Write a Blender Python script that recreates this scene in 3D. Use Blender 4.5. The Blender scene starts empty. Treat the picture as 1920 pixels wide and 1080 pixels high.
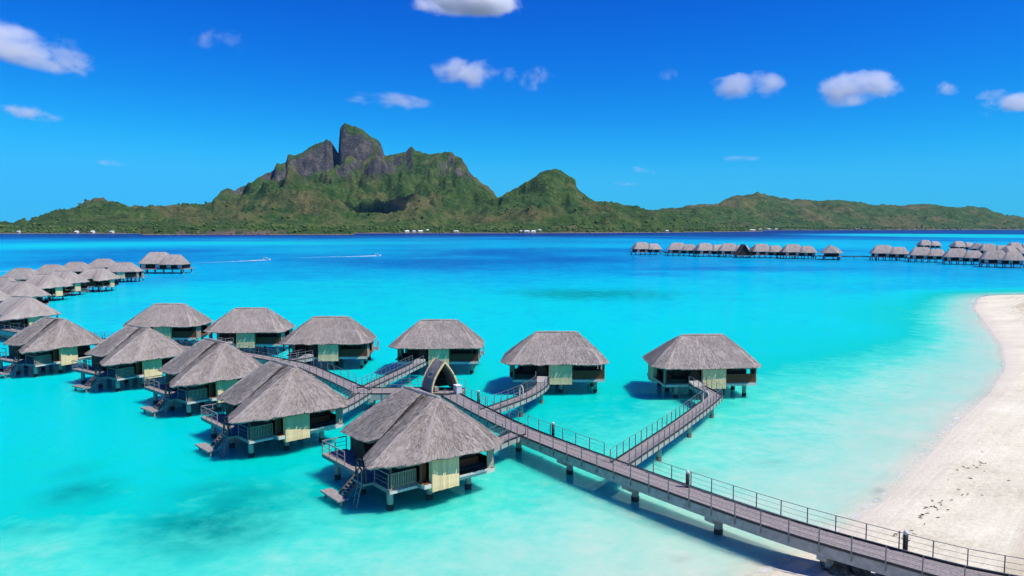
import bpy, bmesh, math, random
import numpy as np
from mathutils import Vector, Matrix, noise as mnoise

R = math.radians
SC = bpy.context.scene
COL = SC.collection
random.seed(7)
RNG = np.random.default_rng(11)

# ------------------------------------------------------------------ camera
CAM_H = 20.0
F_PX = 1400.0                     # focal length in pixels of the 1920 px wide photograph
HORIZON = 426.0
PITCH = math.atan((540.0 - HORIZON) / F_PX)
cam_d = bpy.data.cameras.new('camera')
cam_d.sensor_width = 36.0
cam_d.lens = 36.0 * F_PX / 1920.0
cam_d.clip_start = 0.5
cam_d.clip_end = 90000.0
cam = bpy.data.objects.new('camera', cam_d)
cam.location = (0, 0, CAM_H)
cam.rotation_euler = (R(90) - PITCH, 0, 0)
COL.objects.link(cam)
SC.camera = cam

# ------------------------------------------------------------------ sky and sun
SUN_EL = 58.5
SUN_H = Vector((0.91, -0.41, 0)).normalized()           # the side the sun stands on
SUN_DIR = Vector((SUN_H.x * math.cos(R(SUN_EL)), SUN_H.y * math.cos(R(SUN_EL)), math.sin(R(SUN_EL))))
world = bpy.data.worlds.new('World')
SC.world = world
world.use_nodes = True
wn = world.node_tree
wn.nodes.clear()
sky = wn.nodes.new('ShaderNodeTexSky')
sky.sky_type = 'NISHITA'
sky.sun_disc = False
sky.sun_elevation = R(SUN_EL)
sky.sun_rotation = math.atan2(SUN_H.x, SUN_H.y)
sky.altitude = 0
sky.air_density = 1.0
sky.dust_density = 0.0
sky.ozone_density = 6.0
# the photograph's deep polarised blue: one contrast curve per channel over the whole sky
SKY_K = 0.12
sep_ = wn.nodes.new('ShaderNodeSeparateColor')
com_ = wn.nodes.new('ShaderNodeCombineColor')
wn.links.new(sky.outputs[0], sep_.inputs[0])
for ch_, (g_, k_, cap_) in enumerate(((3.4, 0.35, 0.03), (1.9, 0.92, 0.40), (1.0, 0.96, 0.86))):
    m1 = wn.nodes.new('ShaderNodeMath')
    m1.operation = 'MULTIPLY'
    m1.inputs[1].default_value = SKY_K
    m2 = wn.nodes.new('ShaderNodeMath')
    m2.operation = 'POWER'
    m2.inputs[1].default_value = g_
    m3 = wn.nodes.new('ShaderNodeMath')
    m3.operation = 'MULTIPLY'
    m3.inputs[1].default_value = k_
    m4 = wn.nodes.new('ShaderNodeMath')
    m4.operation = 'SMOOTH_MIN'
    m4.inputs[1].default_value = cap_
    m4.inputs[2].default_value = cap_ * 0.5
    m5 = wn.nodes.new('ShaderNodeMath')
    m5.operation = 'DIVIDE'
    m5.inputs[1].default_value = SKY_K
    wn.links.new(sep_.outputs[ch_], m1.inputs[0])
    wn.links.new(m1.outputs[0], m2.inputs[0])
    wn.links.new(m2.outputs[0], m3.inputs[0])
    wn.links.new(m3.outputs[0], m4.inputs[0])
    wn.links.new(m4.outputs[0], m5.inputs[0])
    wn.links.new(m5.outputs[0], com_.inputs[ch_])
bg = wn.nodes.new('ShaderNodeBackground')
bg.inputs['Strength'].default_value = SKY_K
wo = wn.nodes.new('ShaderNodeOutputWorld')
wn.links.new(com_.outputs[0], bg.inputs['Color'])
wn.links.new(bg.outputs[0], wo.inputs['Surface'])

sun_d = bpy.data.lights.new('sun', 'SUN')
sun_d.energy = 4.4
sun_d.angle = R(0.53)
sun_d.color = (1.0, 0.95, 0.86)
sun = bpy.data.objects.new('sun', sun_d)
sun.rotation_euler = SUN_DIR.to_track_quat('Z', 'Y').to_euler()
COL.objects.link(sun)

SC.view_settings.view_transform = 'Standard'
SC.view_settings.look = 'None'
SC.view_settings.gamma = 1.0
SC.view_settings.exposure = 0.35
SC.view_settings.use_curve_mapping = False
SC.render.engine = 'CYCLES'
SC.cycles.use_denoising = True
SC.cycles.max_bounces = 8
SC.cycles.diffuse_bounces = 3
SC.cycles.transparent_max_bounces = 12
SC.cycles.volume_bounces = 5
SC.cycles.volume_max_steps = 256


# ------------------------------------------------------------------ helpers
def at(u, v, z=0.0):
    """world point at height z that stands behind pixel (u, v) of the photograph"""
    a = (u - 960.0) / F_PX
    b = (540.0 - v) / F_PX
    dy = math.cos(PITCH) + b * math.sin(PITCH)
    dz = -math.sin(PITCH) + b * math.cos(PITCH)
    t = (z - CAM_H) / dz
    return Vector((a * t, dy * t, z))


def vnoise(x, y, seed=0):
    xi = np.floor(x).astype(np.int64)
    yi = np.floor(y).astype(np.int64)
    xf = x - xi
    yf = y - yi
    xf = xf * xf * (3 - 2 * xf)
    yf = yf * yf * (3 - 2 * yf)

    def h(i, j):
        n = (i * 374761393 + j * 668265263 + seed * 1442695041) & 0xFFFFFFFF
        n = ((n ^ (n >> 13)) * 1274126177) & 0xFFFFFFFF
        n = n ^ (n >> 16)
        return (n & 0xFFFFFF) / float(0xFFFFFF)
    a = h(xi, yi)
    b = h(xi + 1, yi)
    c = h(xi, yi + 1)
    d = h(xi + 1, yi + 1)
    return (a * (1 - xf) + b * xf) * (1 - yf) + (c * (1 - xf) + d * xf) * yf


def fbm(x, y, octv=5, seed=0, gain=0.5):
    s = np.zeros_like(x, dtype=float)
    amp = 1.0
    tot = 0.0
    f = 1.0
    for o in range(octv):
        s += amp * vnoise(x * f + 17.3 * o, y * f - 9.1 * o, seed + o)
        tot += amp
        amp *= gain
        f *= 2.03
    return s / tot


def ridged(x, y, octv=5, seed=0):
    s = np.zeros_like(x, dtype=float)
    amp = 1.0
    tot = 0.0
    f = 1.0
    for o in range(octv):
        n = 1 - np.abs(2 * vnoise(x * f + 5.7 * o, y * f + 3.3 * o, seed + o) - 1)
        s += amp * n * n
        tot += amp
        amp *= 0.5
        f *= 2.1
    return s / tot


def smooth(a, b, x):
    t = np.clip((x - a) / (b - a), 0, 1)
    return t * t * (3 - 2 * t)


class MB:
    """collects shapes for one mesh"""
    def __init__(self):
        self.v = []
        self.f = []
        self.m = []

    def add(self, vs, fs, mat=0):
        o = len(self.v)
        self.v += [tuple(p) for p in vs]
        self.f += [tuple(i + o for i in f) for f in fs]
        self.m += [mat] * len(fs)
        return self

    def box(self, x0, x1, y0, y1, z0, z1, mat=0):
        vs = [(x0, y0, z0), (x1, y0, z0), (x1, y1, z0), (x0, y1, z0),
              (x0, y0, z1), (x1, y0, z1), (x1, y1, z1), (x0, y1, z1)]
        fs = [(0, 3, 2, 1), (4, 5, 6, 7), (0, 1, 5, 4), (1, 2, 6, 5), (2, 3, 7, 6), (3, 0, 4, 7)]
        return self.add(vs, fs, mat)

    def bar(self, p, q, w, h, mat=0, up=(0, 0, 1)):
        """box of width w (sideways) and height h (along up) from p to q, centred"""
        p = Vector(p)
        q = Vector(q)
        d = (q - p).normalized()
        upv = Vector(up)
        s = d.cross(upv)
        if s.length < 1e-5:
            s = d.cross(Vector((1, 0, 0)))
        s.normalize()
        n = s.cross(d)
        s = s * (w / 2)
        n = n * (h / 2)
        vs = [p - s - n, p + s - n, p + s + n, p - s + n, q - s - n, q + s - n, q + s + n, q - s + n]
        fs = [(0, 1, 2, 3), (7, 6, 5, 4), (0, 4, 5, 1), (1, 5, 6, 2), (2, 6, 7, 3), (3, 7, 4, 0)]
        return self.add(vs, fs, mat)

    def tube(self, pts, r, n=8, mat=0, caps=True):
        pts = [Vector(p) for p in pts]
        rs = r if isinstance(r, (list, tuple)) else [r] * len(pts)
        vs = []
        for i, p in enumerate(pts):
            d = (pts[min(i + 1, len(pts) - 1)] - pts[max(i - 1, 0)]).normalized()
            a = Vector((0, 0, 1)) if abs(d.z) < 0.9 else Vector((1, 0, 0))
            s = d.cross(a).normalized()
            t = s.cross(d)
            for k in range(n):
                an = 2 * math.pi * k / n
                vs.append(p + (s * math.cos(an) + t * math.sin(an)) * rs[i])
        fs = []
        for i in range(len(pts) - 1):
            for k in range(n):
                a = i * n + k
                b = i * n + (k + 1) % n
                fs.append((a, b, b + n, a + n))
        if caps:
            fs.append(tuple(reversed(range(n))))
            fs.append(tuple((len(pts) - 1) * n + k for k in range(n)))
        return self.add(vs, fs, mat)

    def mesh(self, name, mats, smooth_f=False):
        me = bpy.data.meshes.new(name)
        me.from_pydata(self.v, [], self.f)
        for m in (mats if isinstance(mats, (list, tuple)) else [mats]):
            me.materials.append(m)
        if any(self.m):
            me.polygons.foreach_set('material_index', self.m)
        if smooth_f:
            me.polygons.foreach_set('use_smooth', [True] * len(me.polygons))
        me.update()
        return me


def obj(name, me, parent=None, loc=(0, 0, 0), rz=0.0):
    o = bpy.data.objects.new(name, me)
    o.location = loc
    o.rotation_euler = (0, 0, rz)
    COL.objects.link(o)
    if parent:
        o.parent = parent
    return o


def tag(o, label=None, cat=None, group=None, kind=None):
    if label:
        o['label'] = label
    if cat:
        o['category'] = cat
    if group:
        o['group'] = group
    if kind:
        o['kind'] = kind
    return o


def empty(name, loc=(0, 0, 0), rz=0.0):
    o = bpy.data.objects.new(name, None)
    o.location = loc
    o.rotation_euler = (0, 0, rz)
    o.empty_display_size = 0.5
    COL.objects.link(o)
    return o


def copy_tree(o, parent=None, skip=()):
    c = o.copy()
    COL.objects.link(c)
    c.parent = parent
    for ch in [k for k in KIDS.get(o.name, [])]:
        if ch.name.split('.')[0] in skip:
            continue
        copy_tree(ch, c, skip)
    return c


KIDS = {}


def index_children():
    KIDS.clear()
    for o in bpy.data.objects:
        if o.parent:
            KIDS.setdefault(o.parent.name, []).append(o)


def grid_mesh(name, X, Y, Z, mat, attrs=None, keep=None, smooth_f=True, wrap=False):
    """mesh from 2D arrays of points; keep = mask of the cells to use"""
    r, c = X.shape
    co = np.empty((r * c, 3), dtype=np.float32)
    co[:, 0] = X.ravel()
    co[:, 1] = Y.ravel()
    co[:, 2] = Z.ravel()
    idx = np.arange(r * c).reshape(r, c)
    if wrap:
        idx = np.concatenate([idx, idx[:, :1]], axis=1)
    q = np.stack([idx[:-1, :-1], idx[:-1, 1:], idx[1:, 1:], idx[1:, :-1]], axis=-1).reshape(-1, 4)
    if keep is not None:
        q = q[keep.ravel()]
    me = bpy.data.meshes.new(name)
    me.vertices.add(len(co))
    me.vertices.foreach_set('co', co.ravel())
    me.loops.add(q.size)
    me.loops.foreach_set('vertex_index', q.ravel().astype(np.int32))
    me.polygons.add(len(q))
    me.polygons.foreach_set('loop_start', np.arange(0, q.size, 4, dtype=np.int32))
    me.polygons.foreach_set('loop_total', np.full(len(q), 4, dtype=np.int32))
    me.polygons.foreach_set('use_smooth', np.full(len(q), smooth_f))
    for k, a in (attrs or {}).items():
        at_ = me.attributes.new(k, 'FLOAT', 'POINT')
        at_.data.foreach_set('value', a.ravel().astype(np.float32))
    me.materials.append(mat)
    me.update(calc_edges=True)
    me.validate()
    return me


# ------------------------------------------------------------------ materials
def lin(r, g, b):
    def f(c):
        c /= 255.0
        return c / 12.92 if c <= 0.04045 else ((c + 0.055) / 1.055) ** 2.4
    return (f(r), f(g), f(b), 1.0)


class NT:
    def __init__(self, name):
        self.mat = bpy.data.materials.new(name)
        self.mat.use_nodes = True
        self.t = self.mat.node_tree
        self.t.nodes.clear()
        self.out = self.n('ShaderNodeOutputMaterial')

    def n(self, ty, **kw):
        x = self.t.nodes.new(ty)
        for k, v in kw.items():
            setattr(x, k, v)
        return x

    def l(self, a, b):
        self.t.links.new(a, b)

    def coord(self, kind='Object'):
        return self.n('ShaderNodeTexCoord').outputs[kind]

    def pos(self):
        return self.n('ShaderNodeNewGeometry').outputs['Position']

    def mapping(self, vec, scale=(1, 1, 1), rot=(0, 0, 0)):
        m = self.n('ShaderNodeMapping')
        m.inputs['Scale'].default_value = scale
        m.inputs['Rotation'].default_value = rot
        self.l(vec, m.inputs['Vector'])
        return m.outputs[0]

    def noise(self, vec, scale, detail=4, rough=0.55, distortion=0.0):
        m = self.n('ShaderNodeTexNoise')
        m.inputs['Scale'].default_value = scale
        m.inputs['Detail'].default_value = detail
        m.inputs['Roughness'].default_value = rough
        m.inputs['Distortion'].default_value = distortion
        self.l(vec, m.inputs['Vector'])
        return m.outputs['Fac']

    def ramp(self, fac, stops, interp='LINEAR'):
        m = self.n('ShaderNodeValToRGB')
        m.color_ramp.interpolation = interp
        e = m.color_ramp.elements
        while len(e) < len(stops):
            e.new(0.5)
        for el, (p, c) in zip(e, stops):
            el.position = p
            el.color = c if len(c) == 4 else (*c, 1)
        self.l(fac, m.inputs[0])
        return m.outputs[0]

    def mix(self, fac, a, b, blend='MIX'):
        m = self.n('ShaderNodeMix', data_type='RGBA', blend_type=blend)
        for s, v in ((m.inputs[0], fac), (m.inputs[6], a), (m.inputs[7], b)):
            if hasattr(v, 'links') or isinstance(v, bpy.types.NodeSocket):
                self.l(v, s)
            else:
                s.default_value = v
        return m.outputs[2]

    def math(self, op, a, b=None, clamp=False, c=None):
        m = self.n('ShaderNodeMath', operation=op, use_clamp=clamp)
        for s, v in zip(m.inputs, (a, b, c)):
            if v is None:
                continue
            if isinstance(v, bpy.types.NodeSocket):
                self.l(v, s)
            else:
                s.default_value = v
        return m.outputs[0]

    def attr(self, name):
        return self.n('ShaderNodeAttribute', attribute_name=name).outputs['Fac']

    def bump(self, h, strength=0.4, dist=0.05):
        b = self.n('ShaderNodeBump')
        b.inputs['Strength'].default_value = strength
        b.inputs['Distance'].default_value = dist
        self.l(h, b.inputs['Height'])
        return b.outputs[0]

    def principled(self, color, rough=0.8, normal=None, metal=0.0, spec=0.3):
        p = self.n('ShaderNodeBsdfPrincipled')
        for s, v in ((p.inputs['Base Color'], color), (p.inputs['Roughness'], rough)):
            if isinstance(v, bpy.types.NodeSocket):
                self.l(v, s)
            else:
                s.default_value = v
        p.inputs['Metallic'].default_value = metal
        p.inputs['Specular IOR Level'].default_value = spec
        if normal is not None:
            self.l(normal, p.inputs['Normal'])
        self.l(p.outputs[0], self.out.inputs['Surface'])
        return p


def simple(name, c0, c1, scale=3.0, stretch=(1, 1, 1), rough=0.8, bump=0.3, detail=5, spec=0.25, obj_var=0.0):
    n = NT(name)
    co = n.mapping(n.coord('Object'), stretch)
    f = n.noise(co, scale, detail, 0.6)
    col = n.ramp(f, [(0.28, c0), (0.72, c1)])
    if obj_var:
        oi = n.n('ShaderNodeObjectInfo').outputs['Random']
        v = n.math('MULTIPLY_ADD', oi, obj_var, c=1 - obj_var / 2)
        h = n.n('ShaderNodeHueSaturation')
        n.l(v, h.inputs['Value'])
        n.l(col, h.inputs['Color'])
        col = h.outputs[0]
    n.principled(col, rough, n.bump(f, bump, 0.02) if bump else None, spec=spec)
    return n.mat


M = {}
M['wood_grey'] = simple('weathered_timber', (0.17, 0.145, 0.135), (0.34, 0.305, 0.295), 6, (1, 1, 1), 0.85, 0.3, obj_var=0.2)
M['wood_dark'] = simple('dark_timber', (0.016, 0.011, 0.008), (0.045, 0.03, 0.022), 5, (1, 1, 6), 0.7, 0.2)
M['wood_red'] = simple('red_brown_timber', (0.12, 0.035, 0.014), (0.25, 0.085, 0.035), 5, (1, 1, 3), 0.6, 0.2)
M['wood_mid'] = simple('brown_timber', (0.07, 0.035, 0.02), (0.16, 0.085, 0.05), 5, (1, 1, 4), 0.7, 0.2)
M['wood_dim'] = simple('darker_grey_timber', (0.075, 0.062, 0.054), (0.16, 0.135, 0.12), 6, (1, 1, 1), 0.85, 0.2)  # darker version of the grey timber, for stairs and treads
M['fascia'] = simple('pale_fascia_paint', (0.42, 0.40, 0.35), (0.62, 0.60, 0.55), 4, (1, 1, 1), 0.7, 0.1)
M['concrete'] = simple('weathered_concrete', (0.25, 0.26, 0.235), (0.42, 0.42, 0.385), 2.2, (1, 1, 1), 0.9, 0.3)
M['pile_foot'] = simple('wet_mossy_concrete', (0.03, 0.035, 0.03), (0.09, 0.10, 0.08), 5, (1, 1, 1), 0.6, 0.4)
M['steel'] = simple('dull_steel', (0.10, 0.11, 0.12), (0.2, 0.21, 0.22), 8, (1, 1, 1), 0.45, 0.0, spec=0.5)
M['dark_metal'] = simple('dark_painted_metal', (0.012, 0.017, 0.017), (0.03, 0.036, 0.035), 8, (1, 1, 1), 0.5, 0.0)
M['lamp_cap'] = simple('frosted_lamp_cap', (0.45, 0.47, 0.5), (0.6, 0.62, 0.64), 8, (1, 1, 1), 0.4, 0.0)
M['white_paint'] = simple('white_paint', (0.62, 0.62, 0.6), (0.8, 0.8, 0.78), 3, (1, 1, 1), 0.5, 0.0)
M['rope'] = simple('pale_rope', (0.5, 0.47, 0.4), (0.7, 0.66, 0.58), 6, (1, 1, 1), 0.8, 0.0)
M['rock'] = simple('black_grey_rock', (0.05, 0.052, 0.045), (0.2, 0.195, 0.165), 1.6, (1, 1, 1), 0.9, 0.7)
M['bamboo'] = simple('woven_bamboo', (0.55, 0.385, 0.19), (0.82, 0.63, 0.36), 4, (3, 3, 0.7), 0.65, 0.3, obj_var=0.22)
M['slat_grey'] = simple('grey_green_slats', (0.22, 0.19, 0.13), (0.42, 0.38, 0.29), 4, (3, 3, 0.6), 0.75, 0.2, obj_var=0.3)


def thatch_material():
    n = NT('palm_thatch')
    uv = n.coord('UV')
    st = n.mapping(uv, (13.0, 1.1, 1))
    f1 = n.noise(st, 1.6, 6, 0.7)
    f2 = n.noise(n.mapping(uv, (0.55, 0.35, 1)), 1.0, 4, 0.6)
    f3 = n.noise(n.mapping(uv, (30, 3.0, 1)), 1.0, 3, 0.6)
    tone = n.attr('tone')
    oi = n.n('ShaderNodeObjectInfo').outputs['Random']
    s = n.math('MULTIPLY', f1, 0.40)
    s = n.math('MULTIPLY_ADD', f2, 0.56, c=s)
    s = n.math('MULTIPLY_ADD', f3, 0.22, c=s)
    s = n.math('ADD', s, n.math('MULTIPLY_ADD', tone, 0.26, c=-0.13))
    s = n.math('ADD', s, n.math('MULTIPLY_ADD', oi, 0.07, c=-0.06))
    col = n.ramp(s, [(0.29, (0.14, 0.122, 0.106)), (0.52, (0.27, 0.237, 0.212)),
                     (0.67, (0.365, 0.325, 0.294)), (0.87, (0.51, 0.46, 0.412))])
    h = n.math('ADD', f1, f3)
    n.principled(col, 0.95, n.bump(h, 0.7, 0.06), spec=0.1)
    return n.mat


M['thatch'] = thatch_material()


def sand_material():
    n = NT('coral_sand')
    p = n.pos()
    big = n.noise(p, 0.12, 5, 0.6)
    fine = n.noise(p, 2.4, 6, 0.7)
    # raked vehicle tracks that run along the beach
    tr = n.mapping(n.mapping(p, (1, 1, 1), (0, 0, R(42))), (1.1, 0.03, 0.3))
    track = n.noise(tr, 1.0, 3, 0.5, 0.3)
    col = n.ramp(n.math('MULTIPLY_ADD', fine, 0.5, c=n.math('MULTIPLY', big, 0.5)),
                 [(0.3, (0.46, 0.41, 0.285)), (0.47, (0.64, 0.595, 0.445)), (0.62, (0.74, 0.70, 0.545))])
    sep = n.n('ShaderNodeSeparateXYZ')
    n.l(p, sep.inputs[0])
    zz = sep.outputs['Z']
    dry = n.ramp(zz, [(0.0, (0.0, 0.0, 0.0)), (1.0, (1, 1, 1))])
    # upper beach is a little yellower and raked
    up = n.math('MULTIPLY', n.math('MULTIPLY_ADD', zz, 2.4, c=-1.15, clamp=True), n.math('MULTIPLY_ADD', track, 5.0, c=-2.0, clamp=True))
    col = n.mix(n.math('MULTIPLY', up, 0.9), col, (0.46, 0.385, 0.26, 1))
    # wet sand just above the water line
    wet = n.math('SUBTRACT', 1.0, n.math('MULTIPLY', n.math('ADD', zz, -0.02), 4.5, clamp=True))
    col = n.mix(n.math('MULTIPLY', wet, 0.45), col, (0.52, 0.455, 0.40, 1))
    weed = n.attr('weed')
    col = n.mix(n.math('MULTIPLY', weed, 0.9, clamp=True), col, (0.07, 0.115, 0.07, 1))
    h = n.math('ADD', n.math('MULTIPLY', track, 0.8), fine)
    n.principled(col, 0.95, n.bump(h, 0.5, 0.2), spec=0.15)
    return n.mat


def water_material():
    n = NT('lagoon_water')
    p = n.pos()
    dep = n.attr('depth')
    weed = n.attr('weed')
    f = n.noise(n.mapping(p, (1, 1, 1)), 0.09, 6, 0.62, 0.4)
    f2 = n.noise(p, 0.9, 4, 0.6)
    d = n.math('ADD', dep, n.math('MULTIPLY_ADD', f, 0.20, c=-0.10))
    f3 = n.noise(p, 0.33, 5, 0.65)
    d = n.math('ADD', d, n.math('MULTIPLY_ADD', f2, 0.14, c=-0.07))
    d = n.math('ADD', d, n.math('MULTIPLY_ADD', f3, 0.22, c=-0.11))
    k = 0.93
    def c(r, g, b):
        x = lin(r, g, b)
        return (x[0] * k, x[1] * k, x[2] * k * 0.93, 1)
    col = n.ramp(d, [(0.0, c(205, 236, 225)), (0.14, c(160, 238, 224)), (0.27, c(76, 230, 214)), (0.40, c(0, 207, 199)),
                     (0.55, c(0, 208, 220)), (0.70, c(0, 168, 212)), (0.84, c(0, 116, 184)), (0.93, c(0, 84, 160)), (1.0, c(0, 44, 124))])
    col = n.mix(n.math('MULTIPLY', n.math('MULTIPLY', weed, n.math('MULTIPLY_ADD', f3, 2.4, c=-0.35)), 0.8, clamp=True), col, c(0, 140, 138))
    dif = n.n('ShaderNodeSubsurfaceScattering', falloff='BURLEY')
    dif.inputs['Scale'].default_value = 1.0
    dif.inputs['Radius'].default_value = (0.5, 1.6, 1.7)
    n.l(col, dif.inputs['Color'])
    tra = n.n('ShaderNodeBsdfTransparent')
    tint = n.ramp(d, [(0.0, (1, 1, 1)), (0.10, (0.86, 0.98, 0.97)), (0.30, (0.42, 0.93, 0.94)), (0.6, (0.08, 0.80, 0.90))])
    n.l(tint, tra.inputs['Color'])
    see = n.ramp(dep, [(0.0, (0.95,) * 3), (0.05, (0.55,) * 3), (0.2, (0.36,) * 3), (0.45, (0.2,) * 3), (0.75, (0.0,) * 3)])
    body = n.n('ShaderNodeMixShader')
    n.l(see, body.inputs[0])
    n.l(dif.outputs[0], body.inputs[1])
    n.l(tra.outputs[0], body.inputs[2])
    # thin foam line where the water runs out on the sand
    fn = n.noise(n.mapping(p, (1, 1, 1)), 0.55, 5, 0.65)
    edge = n.math('SUBTRACT', 1.0, n.math('MULTIPLY', n.math('ABSOLUTE', n.math('ADD', dep, -0.012)), 95.0, clamp=True))
    foam = n.math('MULTIPLY', edge, n.math('MULTIPLY_ADD', fn, 5.0, c=-2.45, clamp=True))
    fd = n.n('ShaderNodeBsdfDiffuse')
    fd.inputs['Color'].default_value = (0.72, 0.71, 0.69, 1)
    body2 = n.n('ShaderNodeMixShader')
    n.l(foam, body2.inputs[0])
    n.l(body.outputs[0], body2.inputs[1])
    n.l(fd.outputs[0], body2.inputs[2])
    # wavelets
    w1 = n.noise(n.mapping(p, (1, 1.6, 1), (0, 0, 0.3)), 0.8, 4, 0.6)
    w2 = n.noise(n.mapping(p, (1, 1.3, 1), (0, 0, -0.4)), 3.2, 3, 0.6)
    hgt = n.math('ADD', w1, n.math('MULTIPLY', w2, 0.35))
    nb = n.bump(hgt, 0.35, 0.25)
    gl = n.n('ShaderNodeBsdfGlossy')
    gl.inputs['Roughness'].default_value = 0.12
    n.l(nb, gl.inputs['Normal'])
    n.l(nb, dif.inputs['Normal'])
    fr = n.n('ShaderNodeFresnel')
    fr.inputs['IOR'].default_value = 1.33
    n.l(nb, fr.inputs['Normal'])
    ms = n.n('ShaderNodeMixShader')
    n.l(n.math('MULTIPLY', fr.outputs[0], 0.28), ms.inputs[0])
    n.l(body2.outputs[0], ms.inputs[1])
    n.l(gl.outputs[0], ms.inputs[2])
    n.l(ms.outputs[0], n.out.inputs['Surface'])
    return n.mat


def island_material():
    n = NT('island_slopes')
    g = n.n('ShaderNodeNewGeometry')
    p = g.outputs['Position']
    steep = n.attr('steep')
    bare = n.attr('bare')
    big = n.noise(p, 0.0022, 5, 0.6)
    mid = n.noise(p, 0.012, 6, 0.65)
    fine = n.noise(p, 0.06, 5, 0.7)
    s = n.math('MULTIPLY_ADD', mid, 0.5, c=n.math('MULTIPLY', fine, 0.5))
    green = n.ramp(s, [(0.33, (0.016, 0.042, 0.012)), (0.5, (0.052, 0.105, 0.026)), (0.66, (0.135, 0.185, 0.045))])
    dry = n.ramp(s, [(0.33, (0.07, 0.06, 0.026)), (0.66, (0.23, 0.18, 0.085))])
    col = n.mix(n.ramp(n.math('MULTIPLY_ADD', big, 0.7, c=n.math('MULTIPLY', mid, 0.3)),
                       [(0.50, (0, 0, 0)), (0.62, (0.75,) * 3)]), green, dry)
    rk = n.noise(n.mapping(p, (1, 1, 0.22)), 0.022, 6, 0.75)
    rock = n.ramp(rk, [(0.3, (0.022, 0.028, 0.034)), (0.5, (0.075, 0.075, 0.072)), (0.72, (0.24, 0.205, 0.16))])
    fac = n.ramp(n.math('ADD', steep, n.math('MULTIPLY_ADD', mid, 0.7, c=-0.35)), [(0.52, (0, 0, 0)), (0.66, (1, 1, 1))])
    col = n.mix(fac, col, rock)
    sep = n.n('ShaderNodeSeparateXYZ')
    n.l(p, sep.inputs[0])
    shore = n.math('SUBTRACT', 1.0, n.math('MULTIPLY', sep.outputs['Z'], 0.28, clamp=True))
    col = n.mix(shore, col, (0.30, 0.24, 0.18, 1))
    col = n.mix(bare, col, (0.20, 0.155, 0.125, 1))
    n.principled(col, 0.95, n.bump(n.math('ADD', fine, mid), 1.0, 22.0), spec=0.05)
    return n.mat


def far_tree_material():
    n = NT('far_tree_leaves')
    p = n.pos()
    f = n.noise(p, 0.05, 4, 0.7)
    col = n.ramp(f, [(0.3, (0.025, 0.058, 0.014)), (0.52, (0.065, 0.118, 0.028)), (0.72, (0.16, 0.19, 0.045))])
    n.principled(col, 0.9, spec=0.05)
    return n.mat


def cloud_material(dens, seed):
    n = NT('cumulus_vapour')
    oc = n.coord('Object')
    p = n.pos()
    sep = n.n('ShaderNodeSeparateXYZ')
    n.l(oc, sep.inputs[0])
    ln = n.n('ShaderNodeVectorMath', operation='LENGTH')
    n.l(oc, ln.inputs[0])
    n1 = n.n('ShaderNodeTexNoise', noise_dimensions='4D')
    n1.inputs['Scale'].default_value = 1.15
    n1.inputs['W'].default_value = seed * 0.37
    n1.inputs['Detail'].default_value = 6
    n1.inputs['Roughness'].default_value = 0.6
    n1.inputs['Distortion'].default_value = 0.25
    n.l(n.mapping(oc, (1.5, 1.5, 0.8)), n1.inputs['Vector'])
    nz = n.math('MULTIPLY_ADD', n1.outputs['Fac'], 3.3, c=-1.65)
    fall = n.math('SUBTRACT', 0.36, n.math('MULTIPLY', n.math('POWER', ln.outputs['Value'], 2.0), 1.0))
    d = n.math('ADD', nz, fall)
    edge = n.math('MULTIPLY_ADD', ln.outputs['Value'], -5.0, c=5.0, clamp=True)
    flat = n.math('MULTIPLY_ADD', sep.outputs['Z'], 6.0, c=3.6, clamp=True)
    d = n.math('MULTIPLY', n.math('MULTIPLY', n.math('MULTIPLY', d, 1.6, clamp=True), flat), edge)
    v = n.n('ShaderNodeVolumePrincipled')
    v.inputs['Color'].default_value = (0.97, 0.98, 1.0, 1)
    v.inputs['Anisotropy'].default_value = 0.0
    n.l(n.math('MULTIPLY', d, dens * 0.8), v.inputs['Density'])
    n.l(v.outputs[0], n.out.inputs['Volume'])
    return n.mat


M['sand'] = sand_material()
M['water'] = water_material()
M['island'] = island_material()
M['far_tree'] = far_tree_material()

# ------------------------------------------------------------------ lagoon floor, beach and water
SHORE = [(900, 210), (420, 226), (250, 228), (175, 225), (152.9, 222), (141, 219.5), (133, 212), (113, 181.4), (93.1, 143.7), (82.4, 124.2), (70.3, 105.1), (56.9, 88.1),
         (44.5, 73.7), (34.8, 61.9), (27.3, 53.2), (23.5, 49.3), (18.8, 44.8), (13.0, 40.0), (3, 32), (-12, 22), (-30, 19.0), (-48, 17), (-75, 5),
         (-120, -30), (-300, -200), (-900, -700)]


def signed_shore(X, Y):
    """distance to the beach line, positive over water"""
    best = np.full(X.shape, 1e9)
    side = np.ones(X.shape)
    for (x0, y0), (x1, y1) in zip(SHORE[:-1], SHORE[1:]):
        dx, dy = x1 - x0, y1 - y0
        L2 = dx * dx + dy * dy
        t = np.clip(((X - x0) * dx + (Y - y0) * dy) / L2, 0, 1)
        ex = X - (x0 + t * dx)
        ey = Y - (y0 + t * dy)
        d = np.hypot(ex, ey)
        cr = dx * (Y - y0) - dy * (X - x0)
        upd = d < best - 1e-9
        best = np.where(upd, d, best)
        side = np.where(upd, np.where(cr < 0, 1.0, -1.0), side)
    return best * side


def polar():
    a0 = np.linspace(-46, 46, 430)
    a1 = np.linspace(46, 314, 70)[1:-1]
    ang = np.radians(np.concatenate([a0, a1]))
    rad = np.concatenate([[0.01, 8, 16, 22], np.geomspace(27, 700, 250), np.geomspace(720, 60000, 90)])
    A, Rr = np.meshgrid(ang, rad)
    return Rr * np.sin(A), Rr * np.cos(A)


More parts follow.
